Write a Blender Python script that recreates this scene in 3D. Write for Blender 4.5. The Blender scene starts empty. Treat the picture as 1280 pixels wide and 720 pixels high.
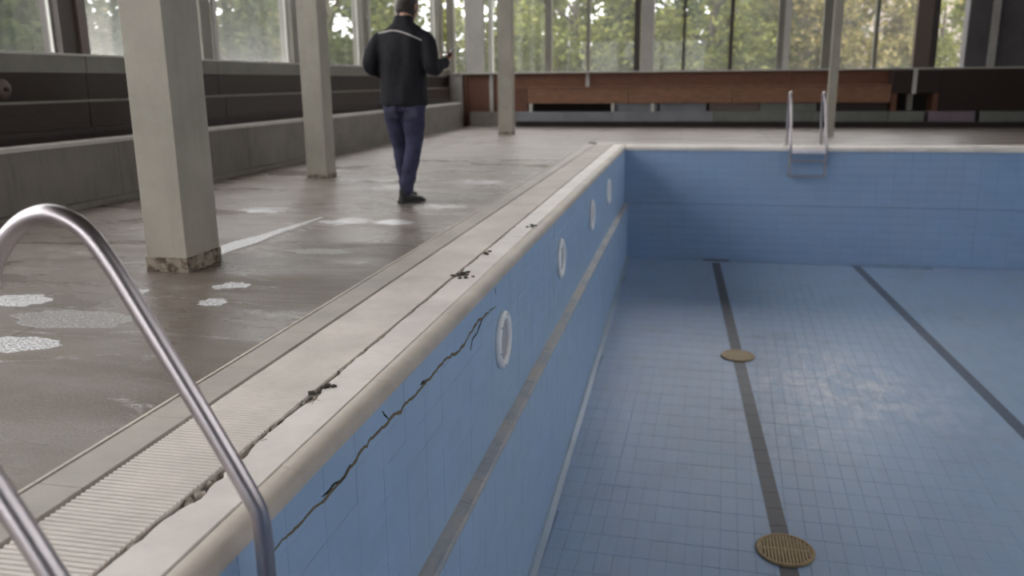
import bpy, bmesh, math, random
from mathutils import Vector, Matrix, noise
from mathutils.bvhtree import BVHTree

random.seed(7)
S = bpy.context.scene
COL = S.collection

# ------------------------------------------------------------------ camera
EYE = Vector((0, 0, 1.05))
PITCH, YAW, ROLL = 0.2411, -0.2066, 0.0092
cam = bpy.data.cameras.new('camera')
cam.sensor_width = 36.0
cam.lens = 36.0 * 1052.8 / 1280.0
cam.clip_start, cam.clip_end = 0.05, 400
cam.dof.use_dof = True
cam.dof.focus_distance = 3.1
cam.dof.aperture_fstop = 2.2
cob = bpy.data.objects.new('camera', cam)
COL.objects.link(cob)
fw = Vector((math.sin(YAW) * math.cos(PITCH), math.cos(YAW) * math.cos(PITCH), -math.sin(PITCH)))
rt = Vector((math.cos(YAW), -math.sin(YAW), 0))
dn = fw.cross(rt)
c_, s_ = math.cos(ROLL), math.sin(ROLL)
ax, ay = c_ * rt + s_ * dn, -s_ * rt + c_ * dn
cob.matrix_world = Matrix(((ax.x, -ay.x, -fw.x, EYE.x), (ax.y, -ay.y, -fw.y, EYE.y),
                           (ax.z, -ay.z, -fw.z, EYE.z), (0, 0, 0, 1)))
S.camera = cob

# ------------------------------------------------------------------ sky, exposure
W = bpy.data.worlds.new('overcast_sky')
S.world = W
W.use_nodes = True
nt = W.node_tree
nt.nodes.clear()
wo = nt.nodes.new('ShaderNodeOutputWorld')
bg = nt.nodes.new('ShaderNodeBackground')
tc = nt.nodes.new('ShaderNodeTexCoord')
sx = nt.nodes.new('ShaderNodeSeparateXYZ')
rp = nt.nodes.new('ShaderNodeValToRGB')
rp.color_ramp.elements[0].position = 0.0
rp.color_ramp.elements[0].color = (0.78, 0.77, 0.80, 1)
rp.color_ramp.elements[1].position = 0.6
rp.color_ramp.elements[1].color = (1.0, 0.98, 1.0, 1)
nt.links.new(tc.outputs['Generated'], sx.inputs[0])
nt.links.new(sx.outputs['Z'], rp.inputs[0])
nt.links.new(rp.outputs[0], bg.inputs['Color'])
bg.inputs['Strength'].default_value = 1.0
nt.links.new(bg.outputs[0], wo.inputs[0])
vs = S.view_settings
vs.view_transform = 'Standard'
vs.look = 'None'
vs.gamma = 1.0
vs.use_curve_mapping = False
vs.exposure = 2.86
S.cycles.use_denoising = True
S.cycles.max_bounces = 10
S.cycles.diffuse_bounces = 6
S.cycles.transparent_max_bounces = 12
S.cycles.sample_clamp_indirect = 6.0


# ------------------------------------------------------------------ materials
class NT:
    def __init__(self, name):
        self.m = bpy.data.materials.new(name)
        self.m.use_nodes = True
        self.t = self.m.node_tree
        self.t.nodes.clear()
        self.out = self.n('ShaderNodeOutputMaterial')
        self.b = self.n('ShaderNodeBsdfPrincipled')
        self.l(self.b.outputs[0], self.out.inputs[0])
        self.pos = self.n('ShaderNodeNewGeometry').outputs['Position']

    def n(self, k, **kw):
        x = self.t.nodes.new(k)
        for a, v in kw.items():
            setattr(x, a, v)
        return x

    def l(self, a, b):
        self.t.links.new(a, b)

    def noise(self, scale, detail=4, rough=0.6, stretch=None, dist=0.0):
        x = self.n('ShaderNodeTexNoise')
        x.inputs['Scale'].default_value = scale
        x.inputs['Detail'].default_value = detail
        x.inputs['Roughness'].default_value = rough
        x.inputs['Distortion'].default_value = dist
        v = self.pos
        if stretch:
            mp = self.n('ShaderNodeMapping')
            mp.inputs['Scale'].default_value = stretch
            self.l(v, mp.inputs[0])
            v = mp.outputs[0]
        self.l(v, x.inputs['Vector'])
        return x.outputs['Fac']

    def ramp(self, fac, stops):
        r = self.n('ShaderNodeValToRGB')
        e = r.color_ramp.elements
        while len(e) < len(stops):
            e.new(0.5)
        for i, (p, c) in enumerate(stops):
            e[i].position = p
            e[i].color = (c, c, c, 1) if isinstance(c, (int, float)) else (*c, 1)
        self.l(fac, r.inputs[0])
        return r.outputs[0]

    def mix(self, fac, a, b, mode='MIX'):
        x = self.n('ShaderNodeMix', data_type='RGBA', blend_type=mode)
        for s, v in ((0, fac), (6, a), (7, b)):
            if isinstance(v, (int, float)):
                x.inputs[s].default_value = v if s == 0 else (v, v, v, 1)
            elif isinstance(v, tuple):
                x.inputs[s].default_value = (*v, 1)
            else:
                self.l(v, x.inputs[s])
        return x.outputs[2]

    def math(self, op, a, b=0.0, clamp=False):
        x = self.n('ShaderNodeMath', operation=op, use_clamp=clamp)
        for i, v in ((0, a), (1, b)):
            if isinstance(v, (int, float)):
                x.inputs[i].default_value = v
            else:
                self.l(v, x.inputs[i])
        return x.outputs[0]

    def bump(self, h, strength=0.3, dist=0.01):
        b = self.n('ShaderNodeBump')
        b.inputs['Strength'].default_value = strength
        b.inputs['Distance'].default_value = dist
        self.l(h, b.inputs['Height'])
        self.l(b.outputs[0], self.b.inputs['Normal'])

    def set(self, base=None, rough=None, metal=None, spec=None):
        for k, v in (('Base Color', base), ('Roughness', rough), ('Metallic', metal), ('Specular IOR Level', spec)):
            if v is None:
                continue
            if isinstance(v, (int, float)):
                self.b.inputs[k].default_value = v
            elif isinstance(v, tuple):
                self.b.inputs[k].default_value = (*v, 1)
            else:
                self.l(v, self.b.inputs[k])
        return self.m


def simple(name, c, rough=0.6, var=0.15, scale=6, metal=0.0, bump=0.0, stretch=None, spec=0.5, detail=4):
    k = NT(name)
    f = k.noise(scale, detail, 0.6, stretch)
    d = tuple(max(0, x * (1 - var)) for x in c)
    u = tuple(min(1, x * (1 + var)) for x in c)
    k.set(k.ramp(f, [(0.3, d), (0.7, u)]), rough, metal, spec)
    if bump:
        k.bump(k.noise(scale * 6, 5, 0.7, stretch), bump, 0.004)
    return k.m


def concrete(name, c, rough=0.8, stain=0.35, bump=0.25, streak=False, spec=0.3):
    k = NT(name)
    f = k.noise(2.2, 6, 0.65)
    g = k.noise(30, 4, 0.7)
    s = k.noise(5, 5, 0.65, (3, 3, 0.35)) if streak else k.noise(0.9, 6, 0.7)
    a = k.ramp(f, [(0.3, tuple(x * 0.8 for x in c)), (0.7, tuple(min(1, x * 1.12) for x in c))])
    a = k.mix(k.ramp(s, [(0.5, 0.0), (0.72, stain)]), a, tuple(x * 0.45 for x in c))
    a = k.mix(k.math('MULTIPLY', g, 0.25), a, tuple(x * 0.6 for x in c))
    k.set(a, rough, 0, spec)
    k.bump(k.noise(60, 6, 0.7), bump, 0.003)
    return k.m


def deck_mat(name='wet_concrete_deck', stops=None, rough=None):
    k = NT(name)
    f = k.noise(1.1, 7, 0.66, (0.7, 1.6, 1))
    g = k.noise(90, 3, 0.8)
    a = k.ramp(f, stops or [(0.28, (0.150, 0.117, 0.096)), (0.5, (0.195, 0.157, 0.132)), (0.72, (0.25, 0.208, 0.182))])
    a = k.mix(k.ramp(g, [(0.40, 0.6), (0.58, 0.0)]), a, (0.085, 0.070, 0.060))
    # brown grime running in patches
    b = k.noise(0.55, 6, 0.7, (1.0, 2.4, 1))
    a = k.mix(k.ramp(b, [(0.48, 0.0), (0.7, 0.45)]), a, (0.175, 0.128, 0.078))
    # dried lime bloom
    w = k.noise(2.2, 7, 0.72, (0.9, 2.6, 1), 0.6)
    w2 = k.noise(45, 3, 0.7)
    wm = k.math('MULTIPLY', k.ramp(w, [(0.57, 0.0), (0.68, 0.8)]), k.ramp(w2, [(0.4, 0.15), (0.6, 1.0)]))
    a = k.mix(wm, a, (0.55, 0.53, 0.52))
    wet = k.noise(0.8, 5, 0.6, (0.8, 2.2, 1), 0.4)
    r = k.ramp(wet, rough or [(0.38, 0.55), (0.5, 0.36), (0.62, 0.16)])
    k.set(a, r, 0, 0.34)
    k.bump(k.noise(110, 4, 0.7), 0.35, 0.004)
    return k.m


def speckle_mat(name, lo, hi):
    k = NT(name)
    a = k.noise(70, 4, 0.8, (1, 1.6, 1))
    k.set(k.mix(k.ramp(a, [(lo, 0.0), (hi, 1.0)]), (0.165, 0.140, 0.125), (0.92, 0.91, 0.93)), 0.3, 0, 0.5)
    k.bump(a, 0.5, 0.004)
    return k.m


def tile_mat(name, c, cell, grey=0.0, rough=0.35, dirt=0.4, rot=0.0, smear=None, axis=None):
    """glazed tiles: per tile tone from the tile's own cell, large soft dirt"""
    k = NT(name)
    mp = k.n('ShaderNodeMapping')
    mp.inputs['Rotation'].default_value = (0, 0, rot)
    k.l(k.pos, mp.inputs[0])
    sn = k.n('ShaderNodeVectorMath', operation='SNAP')
    k.l(mp.outputs[0], sn.inputs[0])
    sn.inputs[1].default_value = cell
    wn = k.n('ShaderNodeTexWhiteNoise', noise_dimensions='3D')
    k.l(sn.outputs[0], wn.inputs['Vector'])
    v = wn.outputs['Value']
    a = k.ramp(v, [(0.0, tuple(x * 0.97 for x in c)), (1.0, tuple(min(1, x * 1.03) for x in c))])
    d = k.noise(0.8, 6, 0.65)
    g = sum(c) / 3
    a = k.mix(k.ramp(d, [(0.4, 0.0), (0.75, dirt)]), a, (g * 0.95, g * 0.97, g))
    if grey:
        e = k.noise(3.0, 6, 0.7, (2.4, 0.7, 1))
        a = k.mix(k.ramp(e, [(0.42, 0.0), (0.7, grey)]), a, (0.40, 0.43, 0.50))
        e2 = k.noise(1.6, 7, 0.75)
        a = k.mix(k.ramp(e2, [(0.56, 0.0), (0.72, 0.28)]), a, (0.20, 0.21, 0.25))
    if smear:
        for (x, y, sx_, sy_, amt) in smear:
            m2 = k.n('ShaderNodeMapping')
            m2.inputs['Location'].default_value = (-x / sx_, -y / sy_, 0)
            m2.inputs['Scale'].default_value = (1 / sx_, 1 / sy_, 0)
            k.l(k.pos, m2.inputs[0])
            ln = k.n('ShaderNodeVectorMath', operation='LENGTH')
            k.l(m2.outputs[0], ln.inputs[0])
            fall = k.ramp(ln.outputs['Value'], [(0.0, 1.0), (1.0, 0.0)])
            nn = k.noise(3.2, 8, 0.72, (1.6, 1.0, 1), 1.0)
            mm = k.math('MULTIPLY', fall, k.ramp(nn, [(0.44, 0.0), (0.66, amt)]))
            a = k.mix(mm, a, (0.72, 0.73, 0.76))
    r = k.math('ADD', k.math('MULTIPLY', d, 0.25), rough - 0.12)
    k.set(a, r, 0, 0.5)
    k.bump(k.noise(40, 2, 0.5), 0.05, 0.002)
    return k.m


def wood_mat(name, c, stretch, rough=0.5):
    k = NT(name)
    g = k.noise(9, 6, 0.65, stretch, 0.3)
    f = k.noise(1.3, 4, 0.6)
    a = k.ramp(g, [(0.3, tuple(x * 0.6 for x in c)), (0.7, tuple(x * 1.25 for x in c))])
    a = k.mix(k.ramp(f, [(0.4, 0.0), (0.7, 0.4)]), a, tuple(x * 0.6 for x in c))
    k.set(a, rough, 0, 0.35)
    k.bump(g, 0.1, 0.003)
    return k.m


def glass_mat(name, haze, hazecol, low=None):
    """single glazing: a clear pane with grime that scatters; the grime gathers at the foot of the pane"""
    k = NT(name)
    tr = k.n('ShaderNodeBsdfTransparent')
    tr.inputs[0].default_value = (0.95, 0.96, 0.95, 1)
    gl = k.n('ShaderNodeBsdfGlossy')
    gl.inputs['Roughness'].default_value = 0.02
    fr = k.n('ShaderNodeFresnel')
    fr.inputs[0].default_value = 1.45
    m1 = k.n('ShaderNodeMixShader')
    k.l(k.math('MULTIPLY', fr.outputs[0], 0.4), m1.inputs[0])
    k.l(tr.outputs[0], m1.inputs[1])
    k.l(gl.outputs[0], m1.inputs[2])
    tl = k.n('ShaderNodeBsdfTranslucent')
    tl.inputs[0].default_value = (*hazecol, 1)
    m2 = k.n('ShaderNodeMixShader')
    d = k.noise(2.5, 6, 0.7)
    hz = k.ramp(d, [(0.3, haze * 0.55), (0.7, haze)])
    if low:
        z = k.n('ShaderNodeSeparateXYZ')
        k.l(k.pos, z.inputs[0])
        zz = k.math('DIVIDE', k.math('SUBTRACT', low[1], z.outputs['Z']), low[1] - low[0], clamp=True)
        hz = k.math('ADD', hz, k.math('MULTIPLY', zz, low[2]))
    k.l(hz, m2.inputs[0])
    k.l(m1.outputs[0], m2.inputs[1])
    k.l(tl.outputs[0], m2.inputs[2])
    k.l(m2.outputs[0], k.out.inputs[0])
    return k.m


def leaf_mat(name, c1, c2):
    k = NT(name)
    g = k.n('ShaderNodeNewGeometry')
    a = k.ramp(g.outputs['Random Per Island'], [(0.0, c1), (1.0, c2)])
    k.set(a, 0.6, 0, 0.2)
    tl = k.n('ShaderNodeBsdfTranslucent')
    k.l(a, tl.inputs[0])
    m = k.n('ShaderNodeMixShader')
    m.inputs[0].default_value = 0.35
    k.l(k.b.outputs[0], m.inputs[1])
    k.l(tl.outputs[0], m.inputs[2])
    k.l(m.outputs[0], k.out.inputs[0])
    return k.m


def rust_ledge_mat():
    k = NT('ledge_tile')
    f = k.noise(5, 6, 0.7, (1, 0.5, 1))
    a = k.ramp(f, [(0.35, (0.30, 0.34, 0.40)), (0.5, (0.42, 0.42, 0.43)), (0.66, (0.47, 0.42, 0.38))])
    r = k.noise(9, 5, 0.7)
    a = k.mix(k.ramp(r, [(0.6, 0.0), (0.72, 0.6)]), a, (0.22, 0.13, 0.08))
    k.set(a, 0.5, 0, 0.4)
    return k.m


M = {}
TROT = math.radians(-2.05)      # the floor tiles follow the first lane line
M['deck'] = deck_mat()
M['deck_glare'] = deck_mat('glare_painted_deck', [(0.25, (0.29, 0.245, 0.225)), (0.5, (0.335, 0.29, 0.272)), (0.75, (0.375, 0.33, 0.315))], [(0.35, 0.5), (0.5, 0.4), (0.65, 0.3)])  # lighter base paints the grazing window reflection onto the far slabs
M['deck_half_glare'] = deck_mat('half_glare_painted_deck', [(0.25, (0.225, 0.188, 0.165)), (0.5, (0.275, 0.232, 0.208)), (0.75, (0.32, 0.278, 0.256))], [(0.35, 0.5), (0.5, 0.34), (0.62, 0.18)])  # base lightened partway to paint the reflection on the middle slabs
M['strip'] = concrete('border_concrete', (0.50, 0.455, 0.41), 0.55, 0.25, 0.2)
M['edge'] = concrete('border_edge', (0.66, 0.60, 0.53), 0.6, 0.1, 0.1)
M['rib'] = concrete('cream_ribbed_ceramic', (0.72, 0.655, 0.605), 0.42, 0.24, 0.05)
M['coping'] = concrete('cream_coping_ceramic', (0.80, 0.735, 0.69), 0.4, 0.18, 0.05)
M['lip'] = concrete('beige_lip_ceramic', (0.60, 0.53, 0.465), 0.45, 0.45, 0.05)
M['gap'] = concrete('gutter_dark', (0.06, 0.05, 0.042), 0.9, 0.2)
M['rubble'] = concrete('broken_mortar', (0.36, 0.32, 0.27), 0.9, 0.5, 0.6)
M['column'] = concrete('painted_column', (0.36, 0.33, 0.28), 0.7, 0.22, 0.25, True)
k_ = NT('column_foot')
k_.set(k_.ramp(k_.noise(16, 6, 0.75), [(0.4, (0.07, 0.05, 0.035)), (0.52, (0.26, 0.215, 0.17)), (0.65, (0.34, 0.30, 0.25))]), 0.8, 0, 0.3)
k_.bump(k_.noise(60, 4, 0.7), 0.4, 0.004)
M['colbase'] = k_.m
M['plinth'] = concrete('plinth_concrete', (0.21, 0.19, 0.165), 0.75, 0.45, 0.3, True)
M['plinthedge'] = concrete('plinth_edge', (0.55, 0.51, 0.47), 0.5, 0.1, 0.1)
M['skirt'] = simple('dark_recess', (0.03, 0.022, 0.02), 0.8)
M['greyblock'] = concrete('grey_plinth_block', (0.22, 0.225, 0.245), 0.5, 0.3, 0.1)
M['greenblock'] = concrete('green_grey_plinth_block', (0.17, 0.18, 0.16), 0.5, 0.3, 0.1)
M['mauveblock'] = concrete('mauve_plinth_block', (0.21, 0.165, 0.20), 0.5, 0.3, 0.1)
M['woodY'] = wood_mat('dark_wood_panel', (0.026, 0.0135, 0.010), (6, 0.5, 6))
M['woodX'] = wood_mat('red_brown_wood', (0.20, 0.085, 0.048), (0.5, 6, 6))
M['woodX2'] = wood_mat('brown_wood_box', (0.235, 0.115, 0.066), (0.5, 6, 6))
M['woodV'] = wood_mat('brown_wood_upright', (0.15, 0.065, 0.04), (6, 6, 0.5))
M['frame'] = simple('grey_window_frame', (0.21, 0.195, 0.165), 0.5, 0.1, 3)
M['framelight'] = simple('pale_window_frame', (0.50, 0.485, 0.45), 0.5, 0.08, 3)
M['framedark'] = simple('dark_window_frame', (0.050, 0.036, 0.030), 0.5, 0.1, 3)
M['framebrown'] = simple('brown_window_post', (0.13, 0.095, 0.08), 0.5, 0.1, 3)
M['pilaster'] = concrete('pale_pilaster', (0.46, 0.435, 0.41), 0.7, 0.15, 0.2, True)
M['sill'] = concrete('grey_sill', (0.22, 0.205, 0.175), 0.6, 0.2, 0.1)
M['silllip'] = simple('pale_sill_lip', (0.5, 0.48, 0.43), 0.4, 0.1, 3)
M['wall'] = concrete('grey_wall', (0.12, 0.11, 0.115), 0.8, 0.2, 0.2)
M['ceil'] = wood_mat('timber_ceiling', (0.22, 0.16, 0.11), (6, 0.5, 6), 0.7)
M['white_wall'] = concrete('pale_wall', (0.40, 0.38, 0.35), 0.8, 0.2, 0.2)
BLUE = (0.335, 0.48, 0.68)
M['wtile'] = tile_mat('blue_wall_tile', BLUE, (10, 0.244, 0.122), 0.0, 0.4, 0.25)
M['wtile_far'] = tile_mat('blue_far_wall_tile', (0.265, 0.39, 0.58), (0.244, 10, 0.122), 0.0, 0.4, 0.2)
M['ftile'] = tile_mat('pale_blue_floor_tile', (0.30, 0.415, 0.60), (0.122, 0.244, 10), 0.3, 0.42, 0.2, 0.0,
                      [(1.5, 9.0, 1.0, 1.5, 1.0), (2.2, 8.6, 1.0, 1.0, 0.6), (1.0, 7.8, 0.9, 1.2, 0.5)])
M['grout'] = concrete('grout_bed', (0.22, 0.28, 0.36), 0.8, 0.2)
M['fgrout'] = concrete('floor_grout', (0.27, 0.365, 0.51), 0.8, 0.2)
M['ltile'] = tile_mat('charcoal_lane_tile', (0.10, 0.10, 0.115), (0.2, 0.244, 10), 0.0, 0.5, 0.5)
M['ledge'] = rust_ledge_mat()
M['crack'] = concrete('crack_fill', (0.22, 0.165, 0.11), 0.9, 0.6, 0.5)
M['steel'] = simple('stainless_steel', (0.42, 0.385, 0.40), 0.36, 0.05, 12, 1.0)
M['flange'] = simple('steel_flange', (0.45, 0.43, 0.43), 0.3, 0.1, 12, 1.0)
M['tread'] = simple('pale_step_tread', (0.70, 0.67, 0.72), 0.45, 0.08, 12)
M['ring'] = simple('white_plastic_ring', (0.90, 0.89, 0.90), 0.35, 0.06, 14)
M['lens'] = simple('frosted_lens', (0.45, 0.45, 0.48), 0.25, 0.1, 9)
M['brass'] = simple('brass_grate', (0.36, 0.265, 0.145), 0.5, 0.2, 30, 0.5, 0.2)
M['void'] = simple('drain_void', (0.05, 0.035, 0.02), 0.9)
M['grass'] = simple('lawn', (0.055, 0.075, 0.025), 0.9, 0.4, 4)
M['bark'] = simple('bark', (0.09, 0.07, 0.05), 0.9, 0.3, 9, 0, 0.5)
M['stucco'] = concrete('pinkish_stucco', (0.40, 0.335, 0.30), 0.85, 0.2, 0.2)
M['rooftile'] = simple('brown_roof', (0.17, 0.10, 0.075), 0.8, 0.3, 9)
M['shadeglass'] = simple('dark_window_glass', (0.05, 0.055, 0.06), 0.1)
M['wframe'] = simple('white_window_frame', (0.62, 0.62, 0.62), 0.5)
M['pane'] = glass_mat('window_glass', 0.05, (0.72, 0.72, 0.68))
M['paneleft'] = glass_mat('dusty_window_glass', 0.07, (0.72, 0.72, 0.70), (1.3, 1.9, 0.08))
M['paneclear'] = glass_mat('cleaner_window_glass', 0.03, (0.72, 0.72, 0.70))
M['leafA'] = leaf_mat('leaf_dark_green', (0.035, 0.060, 0.016), (0.100, 0.130, 0.035))
M['leafB'] = leaf_mat('leaf_yellow_green', (0.090, 0.115, 0.022), (0.24, 0.24, 0.055))
M['leafC'] = leaf_mat('leaf_mid_green', (0.050, 0.078, 0.022), (0.150, 0.165, 0.052))
M['leafD'] = leaf_mat('leaf_autumn', (0.14, 0.12, 0.035), (0.32, 0.26, 0.10))


def fabric(name, c, rough=0.85, var=0.25, scale=14, sheen=0.2, fine=300):
    k = NT(name)
    f = k.noise(scale, 5, 0.6)
    k.set(k.ramp(f, [(0.3, tuple(x * (1 - var) for x in c)), (0.7, tuple(x * (1 + var) for x in c))]), rough, 0, 0.25)
    k.bump(k.noise(fine, 2, 0.5), 0.15, 0.002)
    k.b.inputs['Sheen Weight'].default_value = sheen
    return k.m


M['jacket'] = fabric('black_softshell', (0.0105, 0.0095, 0.0135), 0.8, 0.2, 14, 0.0)
M['jeans'] = fabric('blue_denim', (0.036, 0.036, 0.072), 0.9, 0.35, 9, 0.0)
M['piping'] = fabric('grey_piping', (0.36, 0.34, 0.32), 0.6)
M['skin'] = simple('skin', (0.42, 0.245, 0.175), 0.5, 0.1, 20)
M['hair'] = fabric('dark_hair', (0.022, 0.015, 0.011), 0.6, 0.3, 60)
M['shoe'] = fabric('dark_leather', (0.018, 0.016, 0.018), 0.5, 0.2)
M['sole'] = simple('rubber_sole', (0.02, 0.02, 0.02), 0.7)
M['phone'] = simple('phone_case', (0.10, 0.10, 0.105), 0.3)
M['screen'] = simple('phone_glass', (0.012, 0.012, 0.015), 0.08)


# ------------------------------------------------------------------ mesh helpers
class MB:
    def __init__(self):
        self.v, self.f, self.s = [], [], []

    def add(self, vs, fs, smooth=False):
        o = len(self.v)
        self.v += [tuple(p) for p in vs]
        for f in fs:
            self.f.append([i + o for i in f])
            self.s.append(smooth)
        return self

    def box(self, x0, x1, y0, y1, z0, z1, b=0.0):
        if b <= 0:
            vs = [(x, y, z) for x in (x0, x1) for y in (y0, y1) for z in (z0, z1)]
            return self.add(vs, [(0, 1, 3, 2), (4, 6, 7, 5), (0, 4, 5, 1), (2, 3, 7, 6), (0, 2, 6, 4), (1, 5, 7, 3)])
        bm = bmesh.new()
        bmesh.ops.create_cube(bm, size=1.0)
        for q in bm.verts:
            q.co = Vector(((x0 + x1) / 2 + q.co.x * (x1 - x0), (y0 + y1) / 2 + q.co.y * (y1 - y0), (z0 + z1) / 2 + q.co.z * (z1 - z0)))
        bmesh.ops.bevel(bm, geom=bm.edges[:], offset=b, segments=2, profile=0.7, affect='EDGES')
        bm.verts.index_update()
        self.add([q.co for q in bm.verts], [[q.index for q in f.verts] for f in bm.faces])
        bm.free()
        return self

    def slab(self, x0, x1, y0, y1, z0, z1, b):
        """box open at the bottom with a chamfered top: a cheap tile"""
        vs = [(x0, y0, z0), (x1, y0, z0), (x1, y1, z0), (x0, y1, z0),
              (x0, y0, z1 - b), (x1, y0, z1 - b), (x1, y1, z1 - b), (x0, y1, z1 - b),
              (x0 + b, y0 + b, z1), (x1 - b, y0 + b, z1), (x1 - b, y1 - b, z1), (x0 + b, y1 - b, z1)]
        fs = []
        for a in range(4):
            c = (a + 1) % 4
            fs += [(a, c, c + 4, a + 4), (a + 4, c + 4, c + 8, a + 8)]
        fs.append((8, 9, 10, 11))
        return self.add(vs, fs)

    def xf(self, mtx, start=0):
        for i in range(start, len(self.v)):
            self.v[i] = tuple(mtx @ Vector(self.v[i]))
        return self

    def rings(self, rings, closed=True, cap=True, smooth=True):
        n = len(rings[0])
        vs = [p for r in rings for p in r]
        fs = []
        for i in range(len(rings) - 1):
            for j in range(n if closed else n - 1):
                k = (j + 1) % n
                fs.append((i * n + j, i * n + k, (i + 1) * n + k, (i + 1) * n + j))
        self.add(vs, fs, smooth)
        if cap and closed:
            o = len(self.v) - len(vs)
            self.f.append([o + j for j in range(n - 1, -1, -1)])
            self.s.append(False)
            self.f.append([o + (len(rings) - 1) * n + j for j in range(n)])
            self.s.append(False)
        return self

    def tube(self, pts, rad, seg=16, cap=True):
        pts = [Vector(p) for p in pts]
        rr = rad if isinstance(rad, (list, tuple)) else [rad] * len(pts)
        rings = []
        up = None
        for i, p in enumerate(pts):
            t = (pts[min(i + 1, len(pts) - 1)] - pts[max(i - 1, 0)]).normalized()
            if up is None:
                up = t.orthogonal().normalized()
            else:
                up = (up - t * up.dot(t)).normalized()
            w = t.cross(up)
            rings.append([p + rr[i] * (math.cos(a) * up + math.sin(a) * w) for a in (2 * math.pi * j / seg for j in range(seg))])
        return self.rings(rings, True, cap)

    def extrude_y(self, prof, y0, y1, smooth=False, cap=True):
        """closed x,z profile pulled along y"""
        return self.rings([[(x, y0, z) for x, z in prof], [(x, y1, z) for x, z in prof]], True, cap, smooth)

    def lathe(self, prof, axis='z', seg=32, smooth=True):
        """profile of (r, h) turned about an axis"""
        rings = []
        for r, h in prof:
            ring = []
            for j in range(seg):
                a = 2 * math.pi * j / seg
                c, s = r * math.cos(a), r * math.sin(a)
                ring.append((c, s, h) if axis == 'z' else (h, c, s))
            rings.append(ring)
        return self.rings(rings, True, True, smooth)

    def mesh(self, name, mat):
        me = bpy.data.meshes.new(name)
        me.from_pydata(self.v, [], self.f)
        me.polygons.foreach_set('use_smooth', self.s)
        bm = bmesh.new()
        bm.from_mesh(me)
        bmesh.ops.recalc_face_normals(bm, faces=bm.faces[:])
        bm.to_mesh(me)
        bm.free()
        me.materials.append(mat)
        return me

    def build(self, name, mat, parent=None, loc=(0, 0, 0), kind=None):
        return link(name, self.mesh(name, mat), parent, loc, kind)


def link(name, me, parent=None, loc=(0, 0, 0), kind=None):
    o = bpy.data.objects.new(name, me)
    COL.objects.link(o)
    o.parent = parent
    o.location = loc
    if kind:
        o['kind'] = kind
    return o


def thing(name, label, cat, loc=(0, 0, 0), group=None):
    return tag(link(name, None, None, loc), label, cat, group)


def tag(o, label, cat, group=None):
    o['label'] = label
    o['category'] = cat
    if group:
        o['group'] = group
    return o


def struct(name):
    o = link(name, None)
    o['kind'] = 'structure'
    return o


def bx(name, mat, parent, x0, x1, y0, y1, z0, z1, b=0.0):
    px, py, pz = parent.location if parent else (0, 0, 0)
    c = ((x0 + x1) / 2, (y0 + y1) / 2, (z0 + z1) / 2)
    m = MB().box(x0 - c[0], x1 - c[0], y0 - c[1], y1 - c[1], z0 - c[2], z1 - c[2], b)
    return m.build(name, mat, parent, (c[0] - px, c[1] - py, c[2] - pz))


# ------------------------------------------------------------------ layout constants
WX = -1.02            # upper face of the left pool wall
LX = -0.955           # lower face, below the ledge
LEDGE = -0.93
FARY = 14.0           # far pool wall
PRX = 7.4             # right pool wall (out of frame)
PNY = -2.6            # near pool wall (behind the camera)
EX = -5.85            # left glazing plane
FY = 20.3             # far glazing plane
RX = 9.6              # right room wall
BY = -5.0             # back glazing plane
CZ = 6.2              # ceiling
def pz(y):            # pool floor height
    return -1.845 + 0.045 * (y - FARY)


# ------------------------------------------------------------------ deck
floor = struct('floor')
sub = MB()
sub.box(EX - 0.2, -1.15, BY, FY + 0.2, -0.35, -0.035)
sub.box(-1.15, RX, FARY + 0.08, FY + 0.2, -0.35, -0.035)
sub.box(PRX + 0.1, RX, BY, FARY + 0.08, -0.35, -0.035)
sub.box(-1.15, PRX + 0.1, BY, PNY - 0.1, -0.35, -0.035)
sub.build('deck_bed', M['gap'], floor)
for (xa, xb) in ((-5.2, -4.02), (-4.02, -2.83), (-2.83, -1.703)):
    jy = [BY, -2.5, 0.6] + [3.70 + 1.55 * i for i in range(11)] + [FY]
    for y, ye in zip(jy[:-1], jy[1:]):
        bx('deck_slab', M['deck_glare' if y > 11 else 'deck_half_glare' if y > 5.2 else 'deck'], floor, xa + 0.002, xb - 0.002, y + 0.002, ye - 0.002, -0.036, 0.0)
x = -1.703
while x < RX:
    xe = min(x + 1.55, RX)
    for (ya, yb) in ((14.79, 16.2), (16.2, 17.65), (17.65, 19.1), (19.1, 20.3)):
        bx('deck_slab', M['deck_glare'], floor, x + 0.002, xe - 0.002, ya + 0.002, yb - 0.002, -0.036, 0.0)
    x += 1.55
for i in range(7):
    bx('deck_slab', M['deck'], floor, PRX + 0.5, RX - 0.002, BY + 3.1 * i + 0.002, BY + 3.1 * i + 3.098, -0.036, 0.0)

# white speckled patches and shallow puddles on the deck
def blob(x0, x1, y0, y1, seed, wob=0.22, n=40):
    cx, cy, rx, ry = (x0 + x1) / 2, (y0 + y1) / 2, (x1 - x0) / 2, (y1 - y0) / 2
    top = []
    for j in range(n):
        a = 2 * math.pi * j / n
        r = 1 + wob * noise.noise((2 * math.cos(a), 2 * math.sin(a), seed * 3.1)) + 0.5 * wob * noise.noise((6 * math.cos(a), 6 * math.sin(a), seed))
        top.append((rx * r * math.cos(a), ry * r * math.sin(a)))
    return (cx, cy), top
M['speckle_strong'] = speckle_mat('white_speckle', 0.42, 0.56)  # white speckle in the colour; on puddles it stands for reflected light
M['speckle_faint'] = speckle_mat('thin_speckle', 0.50, 0.70)
WATER = NT('puddle_painted_sky')  # milky base colour paints the sky reflection into the water
WATER.set(WATER.ramp(WATER.noise(5, 6, 0.7, (0.6, 2.5, 1)), [(0.35, (0.45, 0.42, 0.41)), (0.6, (0.88, 0.86, 0.88))]), 0.2, 0, 0.5)
WATER.bump(WATER.noise(14, 3, 0.5), 0.3, 0.01)
M['water'] = WATER.m
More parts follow.
